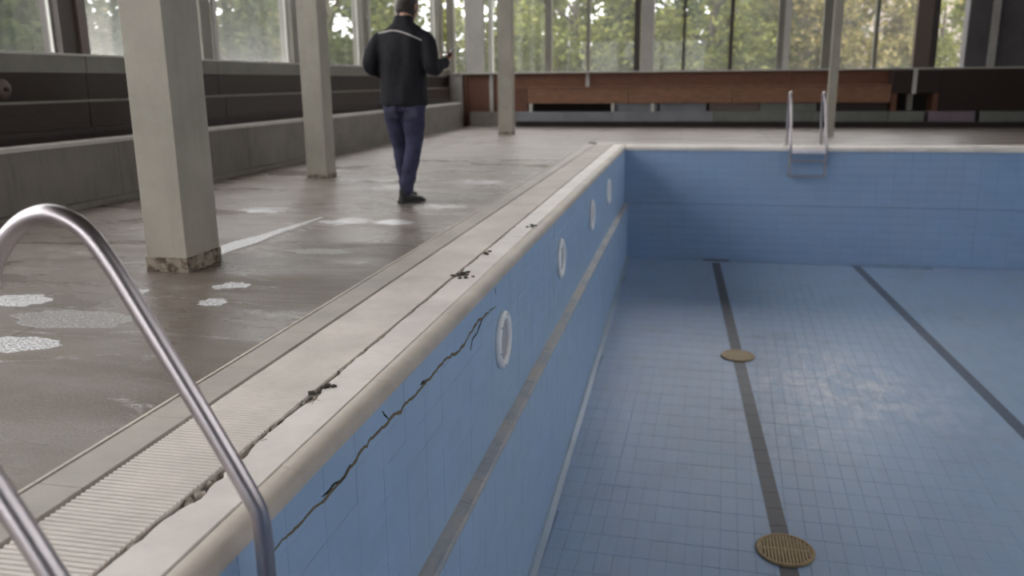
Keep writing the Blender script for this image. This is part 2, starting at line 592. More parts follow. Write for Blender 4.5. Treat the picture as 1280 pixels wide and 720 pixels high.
def patch(name, x0, x1, y0, y1, seed, mat, label, cat, group, wob=0.3):
    (cx, cy), top = blob(x0, x1, y0, y1, seed, wob)
    m = MB().rings([[(px, py, 0.0) for px, py in top], [(px * 0.97, py * 0.97, 0.0015) for px, py in top]], True, True, False)
    o = m.build(name, M[mat], None, (cx, cy, 0.0005))
    return tag(o, label, cat, group)
PG = 'puddles standing on the deck'
LG = 'white speckled patches on the deck'
patch('speckle_patch', -3.45, -3.10, 3.40, 3.62, 1, 'speckle_strong', 'white speckled patch on the deck at the left edge, level with the rail arch', 'stain', LG)
patch('speckle_patch', -2.95, -2.53, 2.77, 2.97, 2, 'speckle_strong', 'nearest white speckled patch on the deck, at the left edge of the photo', 'stain', LG)
patch('speckle_patch', -3.06, -2.46, 3.10, 3.40, 3, 'speckle_faint', 'widest faint speckled patch on the deck seen under the rail arch', 'stain', LG)
patch('speckle_patch', -2.86, -2.72, 3.68, 3.82, 4, 'speckle_strong', 'small white patch seen through the bend of the steel rail', 'stain', LG)
patch('puddle', -2.46, -2.28, 3.90, 4.06, 5, 'speckle_strong', 'small pale puddle right in front of the nearest column foot', 'puddle', PG, 0.5)
patch('puddle', -2.36, -2.20, 3.58, 3.70, 6, 'speckle_strong', 'small pale streak of water on the joint before the nearest column', 'puddle', PG, 0.5)
patch('puddle', -2.76, -2.42, 5.95, 6.22, 7, 'water', 'left one of two bright puddles side by side before the man', 'puddle', PG, 0.6)
patch('puddle', -2.36, -2.06, 5.98, 6.22, 8, 'water', 'right one of two bright puddles side by side before the man', 'puddle', PG, 0.6)
patch('puddle', -2.22, -1.88, 6.86, 7.08, 9, 'water', "bright puddle beside the toe of the man's shoe", 'puddle', PG, 0.6)
patch('puddle', -3.35, -2.72, 8.05, 8.42, 10, 'water', 'bright puddle on the deck touching the legs of the man on their left', 'puddle', PG, 0.6)
patch('puddle', -3.75, -3.05, 8.75, 9.05, 14, 'water', 'thin pale puddle right of the foot of the second column', 'puddle', PG, 0.6)
patch('puddle', -2.35, -1.95, 8.6, 8.95, 11, 'water', 'pale puddle on the deck beyond and right of the man', 'puddle', PG, 0.6)
patch('puddle', -3.75, -3.35, 6.4, 6.75, 12, 'water', 'faint puddle between the first and second column on the left', 'puddle', PG, 0.6)
patch('puddle', -2.55, -2.05, 4.85, 5.0, 13, 'speckle_faint', 'thin pale film of water on the deck right of the nearest column', 'puddle', PG, 0.5)
# wet streak along the joint behind the first column, its reflection painted white
m = MB()
st = []
for i in range(21):
    t = i / 20
    y = 4.30 + 1.95 * t
    xc = -2.98 + 0.12 * t
    w = (0.10 * (1 - t) + 0.015) * (1 + 0.5 * noise.noise((y * 3, 5, 1)))
    st.append((xc - w, xc + w, y))
m.rings([[(a, y, 0.0006) for a, b, y in st] + [(b, y, 0.0006) for a, b, y in reversed(st)],
         [(a, y, 0.002) for a, b, y in st] + [(b, y, 0.002) for a, b, y in reversed(st)]], True, True, False)
tag(m.build('puddle', M['speckle_strong']), 'long white wet streak running away from behind the nearest column', 'puddle', PG)

# ------------------------------------------------------------------ pool edge: border, gutter, ribbed tiles, coping
edge = struct('trim_1')
me = MB().box(-0.063, 0.074, -0.2412, 0.2412, -0.03, 0.004, 0.002).mesh('border_slab', M['strip'])
me2 = MB().box(-0.006, 0.006, -0.2405, 0.2405, -0.03, 0.008, 0.002).mesh('border_edge', M['edge'])
rt_ = MB()
prof = []
for i in range(13):
    y0 = -0.121 + 0.0186 * i
    prof += [(y0 + 0.0001, -0.0022), (y0 + 0.003, -0.0022), (y0 + 0.0045, 0.0015), (y0 + 0.008, 0.0035), (y0 + 0.014, 0.0035), (y0 + 0.017, 0.0015), (y0 + 0.0185, -0.0022)]
prof += [(0.121, -0.03), (-0.121, -0.03)]
rt_.rings([[(-0.14, y, z) for y, z in prof], [(0.14, y, z) for y, z in prof]], True, True, False)
ribme = rt_.mesh('ribbed_tile', M['rib'])
NOSE = [(-1.096, 0.0035), (-1.0915, 0.0), (-1.0915, -0.046)]
LIP = [(-1.0895, -0.046), (-1.0895, 0.0005), (-1.087, 0.0028), (-1.060, 0.0012), (-1.046, -0.0015), (-1.036, -0.0055),
       (-1.028, -0.0115), (-1.022, -0.020), (-1.0185, -0.031), (-1.018, -0.046)]
def coping_mesh(y0, y1, jag):
    """flat coping tile with a rounded nose; its deck-side edge is broken where jag > 0"""
    n = 16 if jag else 1
    rings = []
    for i in range(n + 1):
        y = y0 + (y1 - y0) * i / n
        xl = -1.242
        if jag:
            e = noise.noise((y * 7, 2.2, 0)) + 0.7 * noise.noise((y * 23, 7.7, 0)) + 0.4 * noise.noise((y * 60, 1.7, 0))
            big = max(0, 1 - abs(y - 1.9) / 0.35) * 0.03 + max(0, 1 - abs(y - 2.5) / 0.3) * 0.022 + max(0, 1 - abs(y - 4.45) / 0.1) * 0.03
            xl += (0.0035 if y < 4.6 else 0.002) + 0.006 * e * (1 if y < 5 else 0.5) + big * (0.7 + 0.6 * e)
            xl = max(xl, -1.246)
        rings.append([(xl, y, -0.046), (xl, y, 0.0005), (xl + 0.004, y, 0.0035)] + [(a, y, b) for a, b in NOSE])
    return MB().rings(rings, True, True, False).mesh('coping_tile', M['coping'])
y = BY
lipm = MB().rings([[(a, q, b) for a, b in LIP] for q in (0.0004, 0.2418)], False, False, True)
for q in (0.0004, 0.2418):
    lipm.add([(a, q, b) for a, b in LIP], [list(range(len(LIP)))])
lipme = lipm.mesh('lip_tile', M['lip'])

while y < 14.2:
    link('border_slab', me, edge, (-1.626, y + 0.242, 0))
    link('border_edge', me2, edge, (-1.697, y + 0.242, 0))
    y += 0.4844
y = PNY
plain = coping_mesh(0.0003, 0.4841, False)
k = 0
while y < FARY - 0.05:
    if y > 6.2:
        o = link('coping_tile', plain, edge, (0, y, 0))
    else:
        o = link('coping_tile', coping_mesh(y + 0.0003, y + 0.4841, y > -1), edge)
    for h_ in (0, 0.2422):
        link('lip_tile', lipme, edge, (0, y + h_, random.uniform(-0.0008, 0.0004)))
    if 6.2 > y > 0:
        o.location.z = random.uniform(-0.002, 0.0015)
    y += 0.4844
y = PNY
while y < 14.4:
    link('ribbed_tile', ribme, edge, (-1.395, y + 0.121, random.uniform(-0.001, 0.001)))
    y += 0.2425
# rubble in the open joint
rb = MB()
for i in range(420):
    yy = 0.9 + 5.4 * random.random() ** 1.3
    big = max(0, 1 - abs(yy - 1.9) / 0.35) + max(0, 1 - abs(yy - 2.5) / 0.3)
    xx = -1.246 + random.random() * (0.02 + 0.035 * big)
    s = random.uniform(0.003, 0.009)
    st0 = len(rb.v)
    rb.box(-s, s, -s * 1.3, s * 1.3, -s, s)
    rb.xf(Matrix.Translation((xx, yy, -0.022 + random.random() * 0.015)) @ Matrix.Rotation(random.random() * 3, 4, 'Z') @ Matrix.Rotation(random.random() * 3, 4, 'X'), st0)
rb.build('broken_mortar', M['rubble'], edge, kind='stuff')
# chips lying on the coping beside the crack
cm = MB()
for (cx_, cy_, n_, sp) in ((-1.205, 4.42, 26, 0.045), (-1.225, 2.60, 7, 0.03), (-1.10, 6.05, 10, 0.03), (-1.21, 5.0, 6, 0.03)):
    for i in range(n_):
        s = random.uniform(0.003, 0.012)
        st0 = len(cm.v)
        cm.box(-s, s, -s, s, 0, s * 0.7)
        cm.xf(Matrix.Translation((cx_ + random.gauss(0, sp * 0.5), cy_ + random.gauss(0, sp), 0.003)) @ Matrix.Rotation(random.random() * 3, 4, 'Z'), st0)
cm.build('mortar_chips', M['gap'], edge, kind='stuff')

# far edge: coping and ribbed strip along the far wall
fedge = struct('trim_2')
def far_profile(x0, x1):
    pr = [(FARY - 0.025, -0.062), (FARY - 0.025, -0.03), (FARY - 0.015, -0.008), (FARY + 0.02, 0.004), (FARY + 0.24, 0.004), (FARY + 0.24, -0.04), (FARY + 0.02, -0.062)]
    return MB().rings([[(x0, a, b) for a, b in pr], [(x1, a, b) for a, b in pr]], True, True, False).mesh('coping_tile', M['coping'])
fm = far_profile(0.001, 0.4834)
x = -1.016
while x < PRX - 0.3:
    link('coping_tile', fm, fedge, (x, 0, 0))
    x += 0.4844
rib2 = ribme.copy()
x = -1.53
while x < PRX:
    o = link('ribbed_tile', ribme, fedge, (x + 0.121, FARY + 0.39, 0))
    o.rotation_euler.z = math.pi / 2
    x += 0.2425
x = -1.56
fb = MB().box(0.001, 0.4834, FARY + 0.56, FARY + 0.785, -0.03, 0.004, 0.003).mesh('border_slab', M['strip'])
while x < PRX:
    link('border_slab', fb, fedge, (x, 0, 0))
    x += 0.4844
# the near and right edges, outside the frame
nedge = struct('trim_3')
bx('coping', M['coping'], nedge, PRX - 0.02, PRX + 0.5, PNY, FARY + 0.8, -0.06, 0.004)
bx('coping', M['coping'], nedge, -1.24, PRX, PNY - 0.5, PNY - 0.001, -0.06, 0.004)

# ------------------------------------------------------------------ pool basin
T, TW = 0.244, 0.122
wl = struct('wall_pool_left')
MB().box(-1.5, WX - 0.006, PNY - 0.2, FARY, -3.0, -0.048).build('wall_core', M['grout'], wl)
MB().box(WX - 0.006, LX - 0.006, PNY, FARY, -3.0, LEDGE - 0.012).build('wall_core', M['grout'], wl)
def wall_tile_mesh(mat):       # faces +x, in the y,z plane
    m = MB().slab(-TW / 2 + 0.0008, TW / 2 - 0.0008, -T / 2 + 0.0008, T / 2 - 0.0008, -0.007, 0.0, 0.0012)
    m.xf(Matrix(((0, 0, 1, 0), (0, 1, 0, 0), (-1, 0, 0, 0), (0, 0, 0, 1))))
    return m
tm = wall_tile_mesh(None).mesh('tile', M['wtile'])
proto = wall_tile_mesh(None)
rest = MB()
spots = []
z = -0.048 - TW / 2
r = 0
while z > LEDGE + TW / 2:
    y = 0.9
    while y < FARY - 0.1:
        spots.append((WX, y + T / 2, z))
        y += T
    z -= TW
zgap = z + TW / 2
for zz in [LEDGE - 0.012 - TW / 2 - TW * i for i in range(14)]:
    y = 0.9
    while y < FARY - 0.1:
        if zz + TW / 2 > pz(y):
            spots.append((LX, y + T / 2, zz))
        y += T
def seen(p):                    # the photograph shows tiles from about here on
    q = Vector(p) - EYE
    d = q.dot(fw)
    if d < 0.3:
        return False
    u, v = q.dot(ax) / d * 1052.8 + 640, q.dot(ay) / d * 1052.8 + 360
    return -60 < u < 1340 and -40 < v < 780
spots.sort(key=lambda p: (not seen(p), (Vector(p) - EYE).length))
for i, p in enumerate(spots):
    j = (random.uniform(-0.0008, 0.0008), 0, 0)
    if i < 300:
        o = link('tile', tm, wl, Vector(p) + Vector(j))
    else:
        rest.add([Vector(v) + Vector(p) + Vector(j) for v in proto.v], proto.f)
rest.build('tiles', M['wtile'], wl, kind='stuff')
bx('tile_border', M['wtile'], wl, WX - 0.008, WX - 0.001, PNY, FARY, LEDGE, zgap)
bx('tile_border', M['wtile'], wl, WX - 0.008, WX - 0.001, PNY, 0.9, LEDGE, -0.048)
bx('tile_border', M['wtile'], wl, LX - 0.008, LX - 0.001, PNY, 0.9, -2.7, LEDGE - 0.012)
# ledge: a run of sloping tiles
lm_ = MB().extrude_y([(WX - 0.004, LEDGE + 0.008), (WX + 0.012, LEDGE + 0.006), (LX - 0.006, LEDGE - 0.004), (LX + 0.003, LEDGE - 0.012), (LX + 0.003, LEDGE - 0.03), (WX - 0.004, LEDGE - 0.03)], 0.001, T - 0.001).mesh('ledge_tile', M['ledge'])
y = 0.9
while y < FARY - 0.1:
    link('ledge_tile', lm_, wl, (0, y, random.uniform(-0.001, 0.001)))
    y += T
# cove at the wall's foot
cv = MB()
cv.rings([[(LX - 0.01, yy, pz(yy) + 0.055), (LX + 0.004, yy, pz(yy) + 0.055), (LX + 0.012, yy, pz(yy) + 0.025), (LX + 0.05, yy, pz(yy) + 0.006), (LX + 0.05, yy, pz(yy) - 0.04), (LX - 0.01, yy, pz(yy) - 0.04)] for yy in (PNY, FARY)], True, True, False)
cv.build('cove', tile_mat('cove_tile', (0.27, 0.36, 0.47), (10, 0.244, 10), 0.3, 0.4, 0.4), wl)

# cracks in the tiling below the coping
def crack(path, w0, name='crack', parent=wl, mat='crack', x=WX):
    rings_a, rings_b = [], []
    pts = []
    for i in range(len(path) - 1):
        (y0, z0), (y1, z1) = path[i], path[i + 1]
        n = max(2, int(math.hypot(y1 - y0, z1 - z0) / 0.018))
        for j in range(n):
            t = j / n
            yy, zz = y0 + (y1 - y0) * t, z0 + (z1 - z0) * t
            pts.append((yy, zz + 0.014 * noise.noise((yy * 13, zz * 13, 3)) + 0.008 * noise.noise((yy * 40, zz * 40, 9))))
    m = MB()
    n = len(pts)
    rings = []
    for i, (yy, zz) in enumerate(pts):
        w = w0 * (0.55 + 0.9 * abs(noise.noise((yy * 9, zz * 9, 21)))) * min(1, 0.25 + 4 * min(i, n - 1 - i) / n)
        rings.append([(x - 0.002, yy, zz - w), (x + 0.0022, yy, zz - w), (x + 0.0012, yy, zz), (x + 0.0022, yy, zz + w), (x - 0.002, yy, zz + w)])
    m.rings(rings, True, True, False)
    m.build(name, M[mat], parent)
M['crackdark'] = simple('crack_hollow', (0.02, 0.018, 0.016), 0.9)
crack([(1.72, -0.13), (2.2, -0.155), (2.5, -0.125), (2.7, -0.14), (3.0, -0.15), (3.4, -0.145), (3.65, -0.18), (4.0, -0.14), (4.45, -0.17)], 0.0085)
crack([(2.62, -0.075), (2.66, -0.11), (2.69, -0.145)], 0.006, mat='crackdark')
crack([(3.85, -0.24), (3.9, -0.2), (4.0, -0.19), (4.12, -0.15)], 0.005, mat='crackdark')
crack([(4.40, -0.06), (4.43, -0.12)], 0.004, mat='crackdark')
crack([(2.1, -0.135), (2.25, -0.15), (2.34, -0.125)], 0.006, mat='crackdark')
crack([(1.42, -0.14), (1.47, -0.19), (1.5, -0.26)], 0.014, mat='crackdark')
crack([(1.45, -0.09), (1.52, -0.15)], 0.016, mat='crackdark')
crack([(3.05, -0.135), (3.15, -0.15)], 0.009, mat='crackdark')

wf = struct('wall_pool_far')
MB().box(WX - 0.3, PRX + 0.3, FARY + 0.006, FARY + 0.5, -3.0, -0.064).build('wall_core', M['grout'], wf)
MB().box(WX - 0.3, PRX + 0.3, FARY - 0.034, FARY + 0.006, -3.0, LEDGE - 0.012).build('wall_core', M['grout'], wf)
pf = MB().slab(-T / 2 + 0.0008, T / 2 - 0.0008, -TW / 2 + 0.0008, TW / 2 - 0.0008, -0.007, 0.0, 0.0012)
pf.xf(Matrix(((1, 0, 0, 0), (0, 0, -1, 0), (0, 1, 0, 0), (0, 0, 0, 1))))
ft = MB()
fspots = []
for (yy, ztop, zbot) in ((FARY, -0.064, LEDGE), (FARY - 0.04, LEDGE - 0.012, -1.86)):
    z = ztop - TW / 2
    while z > zbot - TW / 2:
        x = WX
        while x < PRX:
            fspots.append((x + T / 2, yy, z))
            x += T
        z -= TW
fspots.sort(key=lambda p: (not seen(p), (Vector(p) - EYE).length))
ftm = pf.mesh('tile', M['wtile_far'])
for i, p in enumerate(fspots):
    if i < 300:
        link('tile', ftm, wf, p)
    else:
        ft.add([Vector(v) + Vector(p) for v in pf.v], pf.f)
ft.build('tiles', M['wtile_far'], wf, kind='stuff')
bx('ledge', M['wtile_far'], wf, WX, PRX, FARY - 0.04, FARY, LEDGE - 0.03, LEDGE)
# stained band and dark line along the wall's foot
bx('foot_line', M['fgrout'], wf, 2.55, PRX, FARY - 0.052, FARY - 0.041, -1.86, -1.825)
bx('foot_line', M['ltile'], wf, 0.30, 0.72, FARY - 0.052, FARY - 0.041, -1.86, -1.83)

wr = struct('wall_pool_right')
MB().box(PRX, PRX + 0.4, PNY - 0.2, FARY + 0.3, -3.0, -0.062).build('wall_core', M['wtile'], wr)
wn_ = struct('wall_pool_near')
MB().box(-1.5, PRX + 0.3, PNY - 0.4, PNY, -3.0, -0.062).build('wall_core', M['wtile'], wn_)

fp = struct('floor_pool')
g = MB()
g.rings([[(LX - 0.1, yy, pz(yy) - 0.006), (PRX, yy, pz(yy) - 0.006), (PRX, yy, pz(yy) - 0.3), (LX - 0.1, yy, pz(yy) - 0.3)] for yy in (PNY, FARY)], True, True, False)
g.build('screed', M['fgrout'], fp)
fslope = math.atan(0.045)
RF = Matrix.Rotation(TROT, 4, 'Z')
fm_ = MB().slab(-TW / 2 + 0.0008, TW / 2 - 0.0008, -T / 2 + 0.0008, T / 2 - 0.0008, -0.007, 0.0, 0.0012)
fme = fm_.mesh('tile', M['ftile'])
base_rot = Matrix.Rotation(fslope, 4, 'X') @ RF
fs_ = []
for i in range(-16, 76):
    for j in range(-76, 60):
        p = RF @ Vector(((i + 0.5) * TW, (j + 0.5) * T, 0))
        xx, yy = p.x + 0.49, p.y + 10.0
        if LX + 0.02 < xx < PRX - 0.04 and PNY + 0.1 < yy < FARY - 0.09:
            fs_.append((xx, yy, pz(yy)))
fs_.sort(key=lambda p: (not seen(p), (Vector(p) - EYE).length))
frest = MB()
eul = base_rot.to_euler()
for i, p in enumerate(fs_):
    if i < 300:
        o = link('tile', fme, fp, Vector(p) + Vector((0, 0, random.uniform(-0.0006, 0.0006))))
        o.rotation_euler = eul
    else:
        dz = Vector((0, 0, random.uniform(-0.0006, 0.0006)))
        frest.add([base_rot @ Vector(v) + Vector(p) + dz for v in fm_.v], fm_.f)
frest.build('tiles', M['ftile'], fp, kind='stuff')
# lane lines: two rows of dark tiles bedded a little proud
M['ltile2'] = tile_mat('slate_blue_lane_tile', (0.105, 0.135, 0.195), (0.2, 0.244, 10), 0.0, 0.5, 0.3)
def lane(x0, y0, x1, y1, w, mat='ltile'):
    d = Vector((x1 - x0, y1 - y0, 0))
    a = math.atan2(-d.x, d.y)
    L = d.length
    n = int(L / T)
    lme = MB().slab(-w / 2, w / 2, -T / 2 + 0.001, T / 2 - 0.001, -0.004, 0.003, 0.001).mesh('lane_tile', M[mat])
    for i in range(n + 1):
        q = Vector((x0, y0, 0)) + d * ((i + 0.5) * T / L)
        if q.y > FARY - 0.16:
            continue
        o = link('lane_tile', lme, fp, (q.x, q.y, pz(q.y)))
        o.rotation_euler = (Matrix.Rotation(fslope, 4, 'X') @ Matrix.Rotation(a, 4, 'Z')).to_euler()
lane(0.86, 3.3, 0.492, 14.0, 0.125)
lane(3.46, 3.2, 2.655, 14.0, 0.125, 'ltile2')

# ------------------------------------------------------------------ underwater light rings
for i, (yy, zz, lab) in enumerate(((4.56, -0.405, 'nearest white ring lamp set in the blue pool wall'),
                                   (6.83, -0.395, 'second nearest white ring lamp in the blue pool wall'),
                                   (9.12, -0.385, 'third white ring lamp along the blue pool wall'),
                                   (11.05, -0.375, 'farthest white ring lamp along the blue pool wall'))):
    if i == 0:
        t = thing('pool_light', lab, 'pool light', (WX + 0.0012, yy, zz), 'ring lamps in the pool wall')
        MB().lathe([(0.168, 0.0), (0.168, 0.016), (0.160, 0.026), (0.140, 0.030), (0.126, 0.024), (0.122, 0.010), (0.122, 0.0)], 'x', 48).build('ring', M['ring'], t)
        MB().lathe([(0.122, 0.0), (0.122, 0.008), (0.07, 0.015), (0.01, 0.018)], 'x', 48).build('lens', M['lens'], t)
        scm = MB().lathe([(0.007, 0.026), (0.007, 0.0315), (0.003, 0.033)], 'x', 10).mesh('screw', M['flange'])
        for a in range(6):
            an = a * math.pi / 3 + 0.3
            link('screw', scm, t, (0, 0.148 * math.cos(an), 0.148 * math.sin(an)))
        first = t
    else:
        t = first.copy()
        COL.objects.link(t)
        t.location = (WX + 0.0012, yy, zz)
        t['label'] = lab
        for ch in list(first.children):
            cc = ch.copy()
            cc.parent = t
            COL.objects.link(cc)

# ------------------------------------------------------------------ floor drains
for (xx, yy, rr, lab) in ((0.784, 5.66, 0.205, 'nearer round brass drain grate on the first lane line'),
                          (0.642, 9.54, 0.19, 'farther round brass drain grate on the first lane line')):
    t = thing('floor_drain', lab, 'drain', (xx, yy, pz(yy) + 0.0035), 'drain grates on the lane line')
    t.rotation_euler.x = fslope
    MB().lathe([(rr, 0.0), (rr, 0.008), (rr - 0.012, 0.014), (rr - 0.026, 0.014), (rr - 0.03, 0.006), (rr - 0.03, 0.0)], 'z', 40).build('rim', M['brass'], t)
    MB().lathe([(rr - 0.03, 0.0), (rr - 0.03, 0.003), (0.01, 0.003)], 'z', 32).build('pit', M['void'], t)
    n = 15
    for i in range(n):
        px_ = -(rr - 0.03) + 2 * (rr - 0.03) * (i + 0.5) / n
        hl = math.sqrt(max(0, (rr - 0.028) ** 2 - px_ ** 2))
        MB().box(-0.008, 0.008, -hl, hl, 0.003, 0.013).build('bar', M['brass'], t, (px_, 0, 0))
    MB().box(-(rr - 0.03), rr - 0.03, -0.010, 0.010, 0.004, 0.012).build('cross_bar', M['brass'], t)

# ------------------------------------------------------------------ ladders
def smooth_path(pts, n=8):
    P = [Vector(p) for p in pts]
    out = []
    for i in range(len(P) - 1):
        p0, p1, p2, p3 = P[max(i - 1, 0)], P[i], P[i + 1], P[min(i + 2, len(P) - 1)]
        for j in range(n):
            t = j / n
            out.append(0.5 * ((2 * p1) + (-p0 + p2) * t + (2 * p0 - 5 * p1 + 4 * p2 - p3) * t * t + (-p0 + 3 * p1 - 3 * p2 + p3) * t ** 3))
    out.append(P[-1])
    return out

RAIL = [(-0.93, -1.35), (-0.93, -0.6), (-0.93, -0.1), (-0.930, 0.02), (-0.934, 0.075), (-0.950, 0.125), (-1.026, 0.273), (-1.093, 0.397), (-1.175, 0.546),
        (-1.239, 0.660), (-1.289, 0.731), (-1.335, 0.763), (-1.386, 0.774), (-1.445, 0.757), (-1.500, 0.715), (-1.545, 0.655), (-1.590, 0.56), (-1.632, 0.42), (-1.665, 0.2), (-1.675, 0.0)]
YA, YB = 1.603, 1.072
lad = thing('pool_ladder', 'shiny steel pool ladder with arched handrails, in the foreground', 'ladder', (-1.28, (YA + YB) / 2, 0))
ox, oy = lad.location.x, lad.location.y
for yy in (YA, YB):
    rail = MB().tube(smooth_path([(x - ox, yy - oy, z) for x, z in RAIL], 6), 0.0213, 24).build('handrail', M['steel'], lad)
    MB().lathe([(0.05, 0.004), (0.05, 0.010), (0.028, 0.026), (0.022, 0.027)], 'z', 28).build('flange', M['flange'], rail, (-1.675 - ox, yy - oy, 0))
for zz in (-0.32, -0.62, -0.92, -1.22):
    MB().box(-0.035, 0.04, YB - oy, YA - oy, zz - 0.012, zz + 0.012, 0.004).build('step', M['steel'], lad, (-0.93 - ox, 0, 0))

FX0, FX1 = 1.555, 2.085
lad2 = thing('pool_ladder', 'small steel pool ladder with white top step at the far end', 'ladder', (1.82, FARY, 0))
FR = [(13.9, -0.46), (13.9, -0.1), (13.9, 0.03), (13.93, 0.12), (14.02, 0.33), (14.11, 0.62), (14.2, 0.78), (14.3, 0.83), (14.41, 0.79), (14.48, 0.66), (14.52, 0.4), (14.53, 0.0)]
for xx in (FX0, FX1):
    lean = -0.02 if xx == FX0 else -0.05
    rail = MB().tube(smooth_path([(xx - 1.82 + lean * max(0, z), y - FARY, z) for y, z in FR], 6), 0.021, 16).build('handrail', M['steel'], lad2)
    MB().lathe([(0.05, 0.004), (0.05, 0.012), (0.026, 0.03)], 'z', 20).build('flange', M['flange'], rail, (xx - 1.82, 0.53, 0))
MB().box(FX0 - 1.82 + 0.02, FX1 - 1.82 - 0.02, -0.20, -0.06, -0.085, -0.03, 0.004).build('step', M['tread'], lad2)['label'] = 'white top step'
for zz in (-0.205, -0.445):
    MB().box(FX0 - 1.82, FX1 - 1.82, -0.14, -0.07, zz - 0.014, zz + 0.014, 0.004).build('step', M['steel'], lad2)

# ------------------------------------------------------------------ columns
def column(name, label, cx, cy, w, d, h, foot, rotz=0.0, mat='column'):
    t = thing(name, label, 'column', (cx, cy, 0), 'concrete columns on the deck')
    t.rotation_euler.z = rotz
    MB().box(-w / 2, w / 2, -d / 2, d / 2, 0.0, h, 0.006).build('shaft', M[mat], t)
    if foot:
        e = 0.006
        MB().box(-w / 2 - e, w / 2 + e, -d / 2 - e, d / 2 + e, 0, foot, 0.003).build('foot', M['colbase'], t)
    return t
column('column', 'nearest square concrete column with a stained foot, left of the man', -2.905, 4.40, 0.255, 0.35, CZ - 0.01, 0.085)
column('column', 'second square concrete column, between nearest column and the man', -4.115, 9.05, 0.24, 0.26, CZ - 0.01, 0.04)
column('column', 'far square column right of the man by the far bench', -3.645, 17.0, 0.285, 0.26, CZ - 0.01, 0.05)
column('column', 'slim far column standing beside the far pool ladder', 2.54, 16.8, 0.15, 0.16, CZ - 0.01, 0.0)

# ------------------------------------------------------------------ left side: bench casing, wall, glazing
lb = thing('bench', 'long dark wooden bench casing on a concrete plinth under the left windows', 'bench', (-5.2, 7, 0))
y = BY + 0.01
n = 0
while y < 19.2:
    ye = min(y + 2.4, 19.2)
    bx('plinth_block', M['plinth'], lb, -5.795, -5.2, y + 0.003, ye - 0.003, 0.0, 0.535, 0.004)
    bx('plinth_edge', M['plinthedge'], lb, -5.40, -5.185, y + 0.001, ye - 0.001, 0.535, 0.572, 0.006)
    bx('seat_panel', M['woodY'], lb, -5.795, -5.45, y + 0.004, ye - 0.004, 0.572, 0.895)
    bx('seat_edge', M['sill'], lb, -5.47, -5.445, y + 0.002, ye - 0.002, 0.897, 0.914)
    bx('seat_top', M['woodY'], lb, -5.795, -5.47, y + 0.002, ye - 0.002, 0.895, 0.913)
    bx('heater_bar', M['skirt'], lb, -5.448, -5.42, y + 0.002, ye - 0.002, 0.62, 0.665)
    y = ye
bx('kerb', M['plinth'], lb, -5.2, -5.13, BY + 0.01, 19.2, 0, 0.055, 0.01)
wleft = struct('wall_left')
jl = [BY, -2.3, 0.2, 2.65, 5.1, 7.47, 9.87, 12.3, 15.1, 17.4, FY]
for y, ye in zip(jl[:-1], jl[1:]):
    bx('wall_panel', M['woodY'], wleft, -6.05, -5.80, y + 0.004, ye - 0.004, 0.9, 1.16)
    bx('sill_beam', M['sill'], wleft, -6.1, -5.785, y + 0.006, ye - 0.006, 1.16, 1.318, 0.004)
bx('wall_core', M['wall'], wleft, -6.15, -5.80, BY, FY + 0.3, -0.3, 0.9)
bx('wall_core', M['wall'], wleft, -6.15, -6.05, BY, FY + 0.3, 0.9, 1.16)
bx('wall_head', M['wall'], wleft, -6.15, -5.75, BY, FY + 0.3, 5.7, CZ)
# left glazing
win = struct('window_1')
bx('sill_lip', M['silllip'], win, -6.0, -5.77, BY, FY, 1.318, 1.34, 0.004)
posts = [-2.5, 0.0, 2.45, 4.9, 7.2, 9.6, 12.05, 14.87, 17.2, 19.62]
for i, py in enumerate(posts):
    dark = abs(py - 7.2) < 0.1
    bx('mullion', M['framedark' if dark else 'frame'], win, -6.0, -5.80, py, py + 0.22, 1.34, 5.7)
    bx('mullion_strip', M['framebrown' if dark else 'framelight'], win, -5.80, -5.77, py + (0.22 if dark else 0.24), py + (0.34 if dark else 0.32), 1.34, 5.7)
ys = [BY] + posts + [FY]
for a, b in zip(ys[:-1], ys[1:]):
    if b - a > 0.3:
        bx('pane', M['paneclear' if a < 5 or a > 11 else 'paneleft'], win, -5.90, -5.892, a + 0.2, b, 1.34, 5.7)
        bx('pane_frame', M['framelight'], win, -5.91, -5.88, b - 0.02, b, 1.34, 5.7)
# a pipe end at the near left, on the panel
pp = thing('heating_pipe', 'round dark pipe end on the wood panel at the left edge', 'pipe', (-5.8, 6.36, 1.02))
MB().lathe([(0.075, 0.0), (0.085, 0.01), (0.085, 0.04), (0.07, 0.06), (0.02, 0.064)], 'x', 28).build('cap', M['framebrown'], pp)
MB().lathe([(0.02, 0.06), (0.02, 0.09), (0.012, 0.095)], 'x', 14).build('stub', M['framedark'], pp)

# ------------------------------------------------------------------ far side
wfar = struct('wall_far')
bx('wall_core', M['wall'], wfar, -6.15, RX, FY + 0.1, FY + 0.4, -0.3, 1.20)
bx('wall_head', M['wall'], wfar, -6.15, RX, FY - 0.05, FY + 0.4, 5.7, CZ)
bx('wall_blind', M['wall'], wfar, 5.72, RX, FY + 0.02, FY + 0.4, 1.2, 5.7)
xs = [-5.8, -5.3, -4.75, -2.39, 0.0, 2.2, 4.40, 6.6, RX]
for a, b in zip(xs[:-1], xs[1:]):
    bx('wall_panel', M['woodV' if b < -4 else 'woodX'], wfar, a + 0.006, b - 0.006, FY, FY + 0.1, 0.0, 1.215)
win2 = struct('window_2')
bx('sill', M['silllip'], win2, -5.85, RX, FY - 0.16, FY + 0.35, 1.215, 1.25, 0.006)
mul = [(-4.77, -4.68, 'framelight'), (-3.40, -3.25, 'frame'), (-2.43, -2.35, 'frame'), (-1.33, -1.2, 'framedark'), (-0.24, -0.18, 'framedark'),
       (0.79, 0.87, 'framedark'), (1.83, 1.96, 'frame'), (1.96, 2.10, 'framelight'), (2.78, 3.02, 'frame'), (3.85, 3.93, 'frame'), (5.0, 5.13, 'framedark')]
